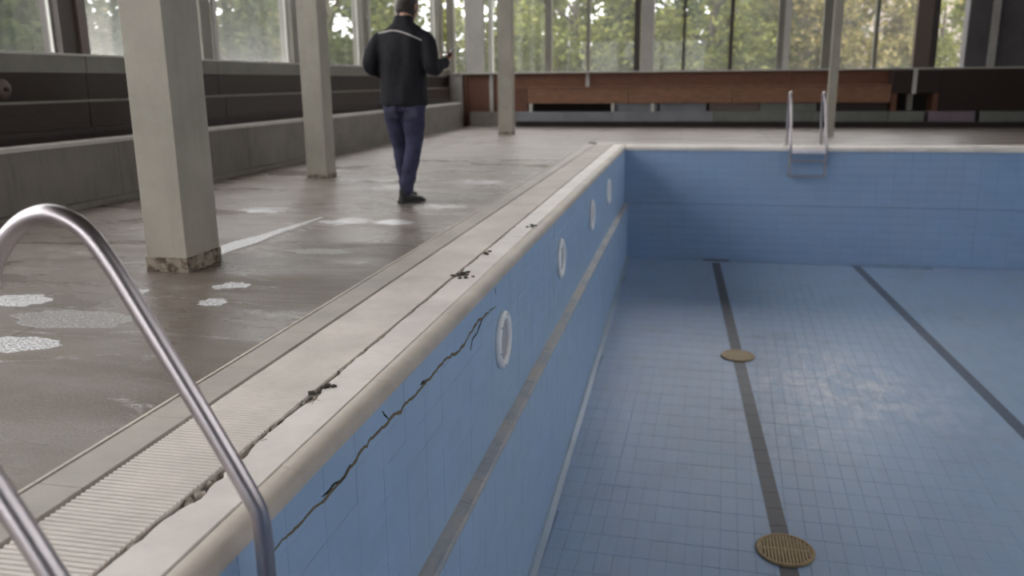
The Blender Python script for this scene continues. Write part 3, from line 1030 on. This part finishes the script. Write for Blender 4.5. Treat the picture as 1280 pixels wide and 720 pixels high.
for a, b, mm in mul:
    bx('mullion', M[mm], win2, a, b, FY - 0.02, FY + 0.16, 1.25, 5.7)
bx('mullion', M['frame'], win2, -5.80, -5.62, FY - 0.02, FY + 0.16, 1.25, 5.7)
bx('transom', M['frame'], win2, -5.8, 5.72, FY + 0.03, FY + 0.12, 3.4, 3.52)
xs = [-5.7, -4.72, -3.32, -2.39, -1.26, -0.21, 0.83, 1.96, 2.9, 3.89, 5.06, 5.72]
for a, b in zip(xs[:-1], xs[1:]):
    bx('pane', M['pane'], win2, a, b, FY + 0.08, FY + 0.088, 1.25, 5.7)
for nm, a, b, mm, d0 in (('pilaster', -5.30, -4.87, 'pilaster', 0.16), ('pilaster', -1.17, -0.88, 'pilaster', 0.12), ('pilaster', 4.66, 4.98, 'framebrown', 0.12), ('pilaster', 6.15, 6.28, 'pilaster', 0.10)):
    bx(nm, M[mm], wfar, a, b, FY - d0, FY + 0.05, 1.252, CZ - 0.001)
bx('pilaster', M['pilaster'], wfar, -5.72, -5.42, FY - 0.10, FY, 0.0, 1.21)
bx('pilaster', M['pilaster'], wfar, -4.74, -4.66, FY - 0.08, FY, 0.332, 1.21)
# far bench
fbn = thing('bench', 'long red-brown wooden bench casing on grey plinth blocks along the far wall', 'bench', (0, FY - 0.4, 0))
B0, B1 = FY - 0.62, FY - 0.002
BR = RX - 0.004
bx('skirting', M['skirt'], fbn, -4.0, BR, B0 + 0.06, B1, 0.0, 0.125)
blocks = [(-4.0, -1.75, 'greyblock'), (-1.75, 0.5, 'greyblock'), (0.5, 2.6, 'greenblock'), (2.6, 4.15, 'greenblock'), (4.15, 4.88, 'greenblock'), (4.95, 5.88, 'mauveblock'), (5.95, 7.9, 'greenblock'), (7.95, BR, 'greyblock')]
for a, b, mm in blocks:
    bx('plinth_block', M[mm], fbn, a + 0.006, b - 0.006, B0, B1, 0.125, 0.345, 0.006)
bx('plinth_block', M['plinth'], fbn, -5.18, -4.01, B1 - 0.32, B1, 0.0, 0.33, 0.006)
bx('back_panel', M['skirt'], fbn, -4.0, BR, B1 - 0.1, B1 - 0.001, 0.345, 0.9)
for a, b in ((-3.72, -1.4), (-1.4, 0.9), (0.9, 3.0), (3.0, 4.18)):
    bx('seat_box', M['woodX2'], fbn, a + 0.004, b - 0.004, B0 + 0.02, B1 - 0.1, 0.53, 0.86, 0.006)
    bx('seat_top', M['woodX'], fbn, a + 0.002, b - 0.002, B0 - 0.0, B1, 0.86, 0.905, 0.006)
bx('end_board', M['woodV'], fbn, -4.06, -3.76, B0 + 0.22, B1 - 0.001, 0.345, 0.86)
bx('end_top', M['woodX'], fbn, -4.08, -3.72, B0 + 0.2, B1, 0.86, 0.905)
for a, b, mm in ((-1.70, -0.72, 'greyblock'), (-0.70, 0.35, 'greyblock'), (0.4, 1.5, 'framebrown'), (1.5, 2.7, 'greenblock'), (2.7, 4.15, 'skirt')):
    bx('lower_panel', M[mm], fbn, a + 0.01, b - 0.01, B0 + 0.12, B0 + 0.15, 0.346, 0.53)
for bxx in (-3.68, -1.78, -0.88):
    bx('bracket', M['framelight'], fbn, bxx, bxx + 0.07, B0 + 0.02, B0 + 0.16, 0.346, 0.53)
# right hand section with the open slot
bx('wide_panel', M['woodY'], fbn, 5.12, BR, B0 + 0.02, B1 - 0.1, 0.346, 1.19, 0.004)
bx('wide_panel', M['woodY'], fbn, 4.19, 5.11, B0 + 0.02, B1 - 0.1, 0.71, 1.19, 0.004)
bx('slot_side', M['woodV'], fbn, 4.20, 4.30, B0 + 0.02, B1 - 0.1, 0.346, 0.709)
bx('slot_side', M['woodV'], fbn, 5.02, 5.11, B0 + 0.0, B1 - 0.1, 0.346, 0.709)
bx('slot_post', M['frame'], fbn, 4.55, 4.66, B0 + 0.2, B0 + 0.3, 0.346, 0.709)
bx('strut', M['framelight'], fbn, -2.43, -2.35, FY - 0.06, FY - 0.001, 0.906, 1.21)
bx('strut', M['framelight'], fbn, 4.58, 4.66, B0 - 0.01, B0 + 0.019, 0.71, 1.21)

# ------------------------------------------------------------------ the rest of the hall (outside the frame)
ceil = struct('ceiling')
bx('ceiling_boards', M['ceil'], ceil, -6.2, RX + 0.3, BY - 0.4, FY + 0.5, CZ, CZ + 0.25)
for y in (-5.2, -0.4, 4.4, 9.05, 13.6, 17.0):
    bx('beam', M['ceil'], ceil, -6.0, RX, y - 0.14, y + 0.14, CZ - 0.3, CZ - 0.001)
wright = struct('wall_right')
bx('wall_core', M['wall'], wright, RX, RX + 0.3, BY, FY + 0.4, -0.3, 3.9)
bx('wall_head', M['wall'], wright, RX, RX + 0.3, BY, FY + 0.4, 5.9, CZ)
bx('wall_blind', M['wall'], wright, RX, RX + 0.3, BY, -3.0, 3.9, 5.9)
bx('wall_blind', M['wall'], wright, RX, RX + 0.3, 15.0, FY + 0.4, 3.9, 5.9)
added_win = struct('added_window_4')  # unseen clerestory, added to brighten the pool wall
y = -3.0
while y < 14.9:
    bx('mullion', M['frame'], added_win, RX + 0.06, RX + 0.22, y, y + 0.12, 3.9, 5.9)
    bx('pane', M['paneclear'], added_win, RX + 0.14, RX + 0.148, y + 0.12, y + 2.25, 3.9, 5.9)
    y += 2.25
BH = 3.0
wback = struct('wall_back')
bx('wall_blind', M['wall'], wback, 0.62, RX + 0.3, BY - 0.3, BY, 0.25, BH)
bx('wall_core', M['wall'], wback, -6.15, RX + 0.3, BY - 0.3, BY, -0.3, 0.25)
bx('wall_head', M['wall'], wback, -6.15, RX + 0.3, BY - 0.3, BY, BH, CZ)
win3 = struct('window_3')
x = -6.0
while x < 0.5:
    bx('mullion', M['frame'], win3, x, x + 0.12, BY - 0.22, BY - 0.06, 0.25, BH)
    bx('pane', M['pane'], win3, x + 0.12, min(x + 2.2, RX), BY - 0.15, BY - 0.142, 0.25, BH)
    x += 2.2

# ------------------------------------------------------------------ outside
lawn = link('ground', None)
lawn['kind'] = 'structure'
for a in ((-70, -6.2, -60, 90), (9.9, 70, -60, 90), (-6.2, 9.9, 20.7, 90), (-6.2, 9.9, -60, -5.4)):
    MB().box(*a, -0.6, -0.4).build('lawn', M['grass'], lawn)

def leaf_mesh(seed, n, rx, rz, size, mat, cone=False):
    rnd = random.Random(seed)
    m = MB()
    clusters = []
    for i in range(38):
        while True:
            p = Vector((rnd.uniform(-1, 1), rnd.uniform(-1, 1), rnd.uniform(-1, 1)))
            if p.length < 1:
                break
        p = p.normalized() * (p.length ** 0.45)
        if cone:
            q = (p.z + 1) / 2
            clusters.append((Vector((p.x * rx * (1.1 - q), p.y * rx * (1.1 - q), p.z * rz)), rnd.uniform(0.4, 0.8)))
        else:
            clusters.append((Vector((p.x * rx, p.y * rx, p.z * rz)), rnd.uniform(0.45, 1.0)))
    for i in range(n):
        c, cr = clusters[rnd.randrange(len(clusters))]
        d = Vector((rnd.gauss(0, 1), rnd.gauss(0, 1), rnd.gauss(0, 0.8))) * cr * 0.5
        p = c + d
        s = size * rnd.uniform(0.6, 1.4)
        u = Vector((rnd.gauss(0, 1), rnd.gauss(0, 1), rnd.gauss(0, 0.6))).normalized()
        w = u.orthogonal().normalized()
        w = Matrix.Rotation(rnd.random() * 6.28, 3, u) @ w
        nn = u.cross(w) * s * 0.18
        m.add([p - u * s, p + w * s * 0.5 + nn, p + u * s, p - w * s * 0.5 + nn], [(0, 1, 2, 3)])
    me_ = bpy.data.meshes.new('foliage')
    me_.from_pydata(m.v, [], m.f)
    me_.materials.append(mat)
    return me_
def trunk_mesh(seed, h, r):
    rnd = random.Random(seed)
    m = MB()
    m.tube([(0, 0, -0.3), (0.05, 0.03, h * 0.3), (-0.05, 0.04, h * 0.65), (0.02, 0, h)], [r, r * 0.8, r * 0.6, r * 0.25], 10)
    for i in range(6):
        a = rnd.random() * 6.28
        z0 = h * rnd.uniform(0.3, 0.75)
        L = rnd.uniform(1.0, 1.9)
        m.tube([(0, 0, z0), (L * 0.5 * math.cos(a), L * 0.5 * math.sin(a), z0 + L * 0.35), (L * math.cos(a), L * math.sin(a), z0 + L * 0.9)], [r * 0.45, r * 0.3, r * 0.1], 7)
    return m.mesh('trunk', M['bark'])
VAR = [(leaf_mesh(11, 9000, 2.3, 2.4, 0.13, M['leafA']), trunk_mesh(1, 4.6, 0.16), 2.9),
       (leaf_mesh(12, 8000, 2.2, 2.3, 0.12, M['leafB']), trunk_mesh(2, 4.6, 0.13), 2.9),
       (leaf_mesh(13, 9000, 2.5, 2.6, 0.13, M['leafC']), trunk_mesh(3, 5.0, 0.17), 3.1),
       (leaf_mesh(14, 8000, 1.7, 3.2, 0.11, M['leafA'], True), trunk_mesh(4, 5.6, 0.14), 3.2),
       (leaf_mesh(15, 7000, 2.2, 2.2, 0.12, M['leafD']), trunk_mesh(5, 4.4, 0.13), 2.8)]
KIND = ['dark green leafy tree', 'yellow green leafy tree', 'mid green leafy tree', 'dark green conifer', 'autumn tinted pale tree']
TREES = [  # x, y, variant, size, where
    (-3.6, 27.5, 1, 1.0, 'behind the far column right of the man'),
    (-1.4, 31.5, 3, 1.15, 'behind the far windows above the start of the far bench'),
    (-4.9, 33.0, 2, 1.2, 'standing back behind the far left corner windows'),
    (0.6, 27.0, 1, 1.05, 'behind the middle of the far windows'),
    (2.6, 32.0, 2, 1.1, 'behind the far windows left of the far ladder'),
    (4.4, 27.3, 4, 1.0, 'behind the far windows just right of the far ladder'),
    (7.6, 29.5, 1, 0.8, 'behind the narrow last far window on the right'),
    (1.6, 37.0, 0, 1.4, 'farthest back behind the middle far windows'),
    (-8.3, 29.5, 1, 1.15, 'behind the corner of the glazing left of the man'),
    (-13.0, 30.0, 2, 1.3, "behind the left windows just left of the man's shoulder"),
    (-14.5, 23.5, 4, 1.1, 'behind the left windows beside the second column'),
    (-12.5, 18.5, 2, 1.1, 'behind the left windows left of the second column'),
    (-16.0, 16.5, 0, 1.2, 'behind the left windows right of the nearest column'),
    (-11.8, 13.2, 0, 0.95, 'behind the left windows left of the nearest column'),
    (-10.8, 9.2, 0, 1.0, 'behind the leftmost window pane in the photo'),
    (-21.0, 22.0, 3, 1.6, 'farthest back behind the left windows'),
]
for (x, y, vi, sc_, where) in TREES:
    fo, tr_, zc = VAR[vi]
    t = thing('tree', KIND[vi] + ' outside ' + where, 'tree', (x, y, -0.4), 'trees outside the glazing')
    t.scale = (sc_, sc_, sc_)
    t.rotation_euler.z = random.random() * 6.28
    link('foliage', fo, t, (0, 0, zc), 'stuff')
    link('trunk', tr_, t)
bl = thing('house', 'pale pinkish house wall seen through the far windows on the right', 'house', (8, 38, -0.4))
MB().box(-7, 7, -3, 3, 0, 5.2).build('wall', M['stucco'], bl)
MB().rings([[(-7.5, -3.5, 5.2), (7.5, -3.5, 5.2), (7.5, 3.5, 5.2), (-7.5, 3.5, 5.2)], [(-6, -0.1, 7.6), (6, -0.1, 7.6), (6, 0.1, 7.6), (-6, 0.1, 7.6)]], True, True, False).build('roof', M['rooftile'], bl)
for i in range(5):
    fr = MB().box(-0.65, 0.65, -0.05, 0.05, -0.8, 0.8).build('window', M['wframe'], bl, (-5.4 + 2.6 * i, -3.02, 1.9))
    for s in (-1, 1):
        MB().box(-0.26, 0.26, -0.02, 0.02, -0.7, 0.7).build('pane', M['shadeglass'], fr, (0.31 * s, -0.05, 0))


# ------------------------------------------------------------------ the man
def ring_at(c, u, v, ru, rv, n=20, p=2.0):
    out = []
    for j in range(n):
        a = 2 * math.pi * j / n
        ca, sa = math.cos(a), math.sin(a)
        out.append(Vector(c) + Vector(u) * ru * math.copysign(abs(ca) ** (2 / p), ca) + Vector(v) * rv * math.copysign(abs(sa) ** (2 / p), sa))
    return out
def limb(m, pts, rad, n=16):
    """tapering limb with rounded ends"""
    P = smooth_path(pts, 5)
    R = []
    for i in range(len(P)):
        t = i / 5
        k = min(int(t), len(rad) - 2)
        R.append(rad[k] + (rad[k + 1] - rad[k]) * (t - k))
    d0, d1 = (P[0] - P[1]).normalized(), (P[-1] - P[-2]).normalized()
    P = [P[0] + d0 * R[0] * 0.9, P[0] + d0 * R[0] * 0.6] + P + [P[-1] + d1 * R[-1] * 0.6, P[-1] + d1 * R[-1] * 0.9]
    R = [R[0] * 0.3, R[0] * 0.78] + R + [R[-1] * 0.78, R[-1] * 0.3]
    m.tube(P, R, n)
def stack(m, rows, n=24, p=2.2):
    """horizontal rings: (cx, cy, z, rx, ry)"""
    m.rings([ring_at((cx, cy, z), (1, 0, 0), (0, 1, 0), rx, ry, n, p) for cx, cy, z, rx, ry in rows], True, True, True)
def remeshed(m, name, mat, voxel, smooth=4, fold=None):
    me = m.mesh(name + '_raw', mat)
    o = bpy.data.objects.new(name + '_raw', me)
    COL.objects.link(o)
    md = o.modifiers.new('r', 'REMESH')
    md.mode = 'VOXEL'
    md.voxel_size = voxel
    md.use_smooth_shade = True
    if smooth:
        sm = o.modifiers.new('s', 'SMOOTH')
        sm.factor = 0.5
        sm.iterations = smooth
    dg = bpy.context.evaluated_depsgraph_get()
    res = bpy.data.meshes.new_from_object(o.evaluated_get(dg))
    bpy.data.objects.remove(o)
    bpy.data.meshes.remove(me)
    res.name = name
    if fold:
        nr = [Vector(v.normal) for v in res.vertices]
        for v, nn in zip(res.vertices, nr):
            v.co += nn * fold(v.co)
    for p in res.polygons:
        p.use_smooth = True
    if not res.materials:
        res.materials.append(mat)
    return res

def shorten(a, c, k):
    return tuple(Vector(a) + (Vector(c) - Vector(a)) * k)
MANLOC = (-2.45, 7.20, 0.0)
# ---- body: head, neck, trunk, arms, legs, hands in one surface
b = MB()
HC = Vector((0.022, 0.105, 1.672))      # head, bowed forward and turned a little right
hm = MB()
for_rows = []
for i in range(15):                     # skull: rings from chin to crown in head space
    t = i / 14
    z = -0.118 + 0.236 * t
    e = math.sqrt(max(0.0, 1 - ((z - 0.008) / 0.128) ** 2))
    rx = 0.077 * e * (0.80 + 0.2 * min(1, t / 0.45))
    ry = 0.098 * e * (0.78 + 0.22 * min(1, t / 0.5))
    cy = 0.012 * (1 - t) ** 2 + (0.012 if t < 0.45 else 0)
    for_rows.append((0, cy, z, max(rx, 0.012), max(ry, 0.014)))
stack(hm, for_rows, 24, 2.1)
limb(hm, [(0, 0.090, 0.012), (0, 0.112, -0.022), (0, 0.110, -0.036)], [0.010, 0.013, 0.014], 10)     # nose
limb(hm, [(-0.022, 0.093, -0.068), (0, 0.099, -0.066), (0.022, 0.093, -0.068)], [0.007, 0.009, 0.007], 8)  # mouth
limb(hm, [(-0.045, 0.082, 0.022), (0, 0.095, 0.024), (0.045, 0.082, 0.022)], [0.010, 0.008, 0.010], 8)  # brow
limb(hm, [(0, 0.078, -0.10), (0, 0.084, -0.106)], [0.022, 0.020], 10)                                   # chin
for s in (-1, 1):
    limb(hm, [(s * 0.079, -0.004, 0.028), (s * 0.086, -0.014, 0.010), (s * 0.080, -0.004, -0.026)], [0.010, 0.013, 0.008], 8)   # ears
HM = Matrix.Translation(HC) @ Matrix.Rotation(math.radians(-16), 4, 'Z') @ Matrix.Rotation(math.radians(-24), 4, 'X')
hm.xf(HM)
for i_ in range(0, 1):
    b.v += hm.v
    b.f += hm.f
    b.s += hm.s
limb(b, [(0.0, 0.02, 1.48), (0.008, 0.05, 1.56), (0.015, 0.085, 1.64)], [0.072, 0.060, 0.056])
stack(b, [(0, 0, 0.86, 0.14, 0.09), (0, 0, 0.98, 0.15, 0.10), (0, 0, 1.15, 0.135, 0.09), (0, 0, 1.34, 0.16, 0.09), (0, 0.01, 1.43, 0.13, 0.07), (0, 0.018, 1.50, 0.07, 0.05)])
RSH, REL, RWR = (0.205, 0.0, 1.43), (0.285, -0.05, 1.15), (0.300, 0.225, 1.215)
LSH, LEL, LWR = (-0.215, 0.0, 1.42), (-0.290, -0.06, 1.19), (-0.215, 0.165, 1.095)
for sh, el, wr_ in ((RSH, REL, RWR), (LSH, LEL, LWR)):
    limb(b, [shorten(sh, el, 0.25), el, wr_], [0.030, 0.034, 0.028])
RHIP, RKN, RAN = (0.095, 0.0, 0.90), (0.060, 0.02, 0.49), (0.000, -0.075, 0.09)
LHIP, LKN, LAN = (-0.095, 0.0, 0.90), (-0.115, 0.15, 0.50), (-0.105, 0.25, 0.10)
limb(b, [RHIP, RKN, RAN], [0.075, 0.05, 0.036])
limb(b, [LHIP, LKN, LAN], [0.075, 0.05, 0.036])
def hand(m, wrist, fdir, palm, thumbside, curl):
    """palm, four fingers of unequal length curling towards the palm side, thumb off the palm's edge"""
    w = Vector(wrist)
    d = Vector(fdir).normalized()
    pn = (Vector(palm) - d * Vector(palm).dot(d)).normalized()
    s = d.cross(pn).normalized()
    if s.dot(Vector(thumbside)) < 0:
        s = -s
    o = len(m.v)
    rows = []
    for t, rw, rh in ((-0.03, 0.026, 0.022), (0.0, 0.028, 0.021), (0.03, 0.037, 0.020), (0.065, 0.042, 0.017), (0.09, 0.041, 0.014), (0.097, 0.034, 0.009)):
        rows.append(ring_at(w + d * t, s, pn, rw, rh, 14))
    m.rings(rows, True, True, True)
    for k, L in enumerate((0.072, 0.080, 0.074, 0.058)):
        p0 = w + d * 0.082 + s * (0.031 - 0.021 * k)
        P, R = [p0], [0.0095]
        a = 0.15
        for seg, rr in ((0.45, 0.009), (0.3, 0.0085), (0.25, 0.0075)):
            a += curl
            p0 = p0 + (d * math.cos(a) + pn * math.sin(a)) * L * seg
            P.append(p0)
            R.append(rr)
        limb(m, P, R, 8)
    p0 = w + d * 0.022 + s * 0.030
    limb(m, [p0, p0 + (d * 0.55 + s * 0.75 + pn * 0.3) * 0.034, p0 + (d * 0.85 + s * 0.62 + pn * 0.6) * 0.058, p0 + (d * 1.15 + s * 0.4 + pn * 0.8) * 0.078], [0.014, 0.012, 0.010, 0.008], 8)
RD = (0.12, 0.90, 0.34)
hand(b, Vector(RWR) + Vector(RD).normalized() * 0.02, RD, (-0.35, -0.25, 0.9), (-1, 0, 0.2), 0.42)
hand(b, Vector(LWR) + Vector((0.45, 0.85, -0.2)).normalized() * 0.02, (0.45, 0.85, -0.2), (0.9, -0.4, 0), (0.2, 0.2, 0.9), 0.4)
body = remeshed(b, 'person', M['skin'], 0.0065, 2)
man = link('person', body, None, MANLOC)
tag(man, 'man in black jacket and blue jeans seen from behind, looking at a phone', 'person')
man.rotation_euler.z = math.radians(-1)
# eyes
for s in (-1, 1):
    e = MB().lathe([(0.001, -0.011), (0.008, -0.008), (0.0115, 0.0), (0.008, 0.008), (0.001, 0.011)], 'z', 12)
    e.xf(HM @ Matrix.Translation((s * 0.031, 0.083, 0.004)))
    e.build('eye', M['ring'], man)
# hair: cap over crown and back of the skull
h = MB()
rows = []
for i in range(12):
    t = i / 11
    z = -0.075 + 0.21 * t
    e = math.sqrt(max(0.02, 1 - ((z - 0.004) / 0.137) ** 2))
    rows.append((0, -0.012 - 0.012 * (1 - t), z, 0.086 * e, 0.098 * e))
stack(h, rows, 24, 2.1)
h.xf(HM)
link('hair', remeshed(h, 'hair', M['hair'], 0.007, 2, lambda c: 0.004 * noise.noise(c * 90)), man)
# jacket
j = MB()
stack(j, [(-0.015, -0.005, 0.845, 0.200, 0.140), (-0.015, -0.005, 0.875, 0.214, 0.150), (-0.012, -0.005, 0.96, 0.208, 0.148), (-0.005, -0.005, 1.10, 0.205, 0.142),
          (0.0, 0.0, 1.24, 0.222, 0.148), (0.0, 0.005, 1.34, 0.236, 0.142), (0.0, 0.012, 1.42, 0.232, 0.122), (0.0, 0.018, 1.47, 0.200, 0.104), (0.0, 0.025, 1.515, 0.140, 0.090), (0.004, 0.035, 1.545, 0.092, 0.078), (0.006, 0.045, 1.575, 0.084, 0.082), (0.010, 0.052, 1.605, 0.080, 0.082)], 28, 2.3)
limb(j, [(0.15, 0.012, 1.425), (0.195, 0.004, 1.405), shorten(RSH, REL, 0.5), REL, shorten(REL, RWR, 0.5), RWR], [0.06, 0.078, 0.076, 0.066, 0.060, 0.047])
limb(j, [(-0.15, 0.012, 1.42), (-0.200, 0.004, 1.395), shorten(LSH, LEL, 0.5), LEL, shorten(LEL, LWR, 0.5), LWR], [0.06, 0.078, 0.076, 0.066, 0.060, 0.047])
def jfold(c):
    n1 = noise.noise((c.x * 10, c.y * 10, c.z * 3.2)) * 0.016
    n2 = noise.noise((c.x * 20 + 4, c.y * 20, c.z * 11)) * 0.004
    return n1 + n2 - 0.001
jme = remeshed(j, 'jacket', M['jacket'], 0.010, 14, jfold)
jac = link('jacket', jme, man)
# jeans
q = MB()
stack(q, [(-0.01, 0, 0.80, 0.178, 0.125), (-0.012, -0.01, 0.86, 0.190, 0.135), (-0.012, -0.008, 0.93, 0.182, 0.128), (-0.012, 0, 0.98, 0.165, 0.112)], 24)
limb(q, [(0.082, -0.012, 0.85), shorten((0.085, -0.005, 0.85), RKN, 0.5), RKN, shorten(RKN, RAN, 0.45), shorten(RKN, RAN, 0.92)], [0.105, 0.094, 0.074, 0.070, 0.062])
limb(q, [(-0.095, -0.01, 0.85), shorten((-0.098, -0.005, 0.85), LKN, 0.5), LKN, shorten(LKN, LAN, 0.45), shorten(LKN, LAN, 0.92)], [0.108, 0.096, 0.075, 0.070, 0.062])
def qfold(c):
    k = 1.6 if c.z < 0.32 else 0.9
    return noise.noise((c.x * 10, c.y * 10, c.z * 13)) * 0.007 * k + noise.noise((c.x * 22, c.y * 22, c.z * 24)) * 0.003
jeans = link('trousers', remeshed(q, 'trousers', M['jeans'], 0.010, 4, qfold), man)
qb = BVHTree.FromPolygons([v.co.copy() for v in jeans.data.vertices], [list(p.vertices) for p in jeans.data.polygons])
def cloth_patch(bvh_, cx, cz, w, h_, name, mat, parent, lift=0.004):
    m = MB()
    n = 8
    ok = []
    for i in range(n + 1):
        for k_ in range(n + 1):
            u, v = i / n - 0.5, k_ / n - 0.5
            x_ = cx + w * u * (1.0 if v > -0.2 else 1.0 - 0.5 * (-0.2 - v))
            z_ = cz + h_ * v - (0.02 * (1 - 2 * abs(u)) if v < -0.45 else 0)
            hit = bvh_.ray_cast(Vector((x_, -1, z_)), Vector((0, 1, 0)))
            ok.append(hit[0] + hit[1] * lift if hit[0] else Vector((x_, 0, z_)))
    m.add(ok, [(i * (n + 1) + k_, (i + 1) * (n + 1) + k_, (i + 1) * (n + 1) + k_ + 1, i * (n + 1) + k_ + 1) for i in range(n) for k_ in range(n)], True)
    o = m.build(name, mat, parent)
    sol = o.modifiers.new('thick', 'SOLIDIFY')
    sol.thickness = 0.003
    return o
M['denim_worn'] = fabric('worn_denim', (0.058, 0.058, 0.098), 0.9, 0.35, 12, 0.0)
cloth_patch(qb, 0.078, 0.80, 0.125, 0.115, 'back_pocket', M['denim_worn'], jeans)
cloth_patch(qb, -0.100, 0.80, 0.125, 0.115, 'back_pocket', M['denim_worn'], jeans)
# shoes
def shoe(an, ang, flat=True):
    m = MB()
    rows = []
    for t, w, hgt, z in ((-0.075, 0.018, 0.03, 0.035), (-0.068, 0.032, 0.055, 0.05), (-0.03, 0.039, 0.085, 0.075), (0.02, 0.040, 0.080, 0.07), (0.08, 0.046, 0.058, 0.05), (0.14, 0.050, 0.046, 0.042), (0.18, 0.044, 0.036, 0.034), (0.205, 0.022, 0.018, 0.028)):
        rows.append([Vector((p.x, t, max(0.012, p.z))) for p in ring_at((0, t, hgt * 0.55), (1, 0, 0), (0, 0, 1), w, hgt * 0.6, 16, 2.3)])
    m.rings(rows, True, True, True)
    limb(m, [(0, -0.03, 0.07), (0, -0.025, 0.12)], [0.04, 0.042], 14)
    T_ = Matrix.Translation((an[0], an[1], 0.0)) @ Matrix.Rotation(ang, 4, 'Z')
    m.xf(T_)
    s = MB()
    out = [(-0.038, -0.06), (-0.030, -0.08), (0.030, -0.08), (0.038, -0.06), (0.042, 0.02), (0.052, 0.10), (0.050, 0.16), (0.030, 0.205), (0.0, 0.215), (-0.030, 0.205), (-0.050, 0.16), (-0.050, 0.10), (-0.042, 0.02)]
    s.rings([[(x, y, 0.0005) for x, y in out], [(x, y, 0.022) for x, y in out]], True, True, False)
    s.xf(T_)
    so = link('shoe', remeshed(m, 'shoe', M['shoe'], 0.007, 3), man)
    s.build('sole', M['sole'], so)
shoe((0.0, -0.065, 0), math.radians(-30))
shoe((-0.105, 0.255, 0), math.radians(2))
# reflective piping across the upper back
bvh = BVHTree.FromPolygons([v.co.copy() for v in jme.vertices], [list(p.vertices) for p in jme.polygons])
pts = []
for i in range(31):
    t = i / 30
    x = -0.205 + 0.40 * t
    z = 1.475 - 0.085 * max(0, (t - 0.35) / 0.65) ** 1.6 - 0.02 * max(0, (0.3 - t) / 0.3)
    hit = bvh.ray_cast(Vector((x, -1, z)), Vector((0, 1, 0)))
    if hit[0]:
        pts.append((hit[0], hit[1]))
pm = MB()
pm.rings([[p + n * 0.004 + Vector((0, 0, 0.007)), p + n * 0.004 - Vector((0, 0, 0.007)), p - n * 0.006 - Vector((0, 0, 0.007)), p - n * 0.006 + Vector((0, 0, 0.007))] for p, n in pts], True, True, False)
pm.build('piping', M['piping'], jac)
# the phone in his right hand
hd = Vector(RD).normalized()
pc = Vector(MANLOC) + Vector(RWR) + hd * 0.115 + Vector((-0.006, -0.002, 0.042))
ph = thing('phone', "dark mobile phone held in the man's right hand", 'phone', pc)
ph.rotation_euler = (math.radians(20), math.radians(-14), math.radians(-18))
MB().box(-0.037, 0.037, -0.076, 0.076, -0.005, 0.004, 0.003).build('case', M['phone'], ph)
MB().box(-0.034, 0.034, -0.072, 0.072, 0.004, 0.0052).build('screen', M['screen'], ph)
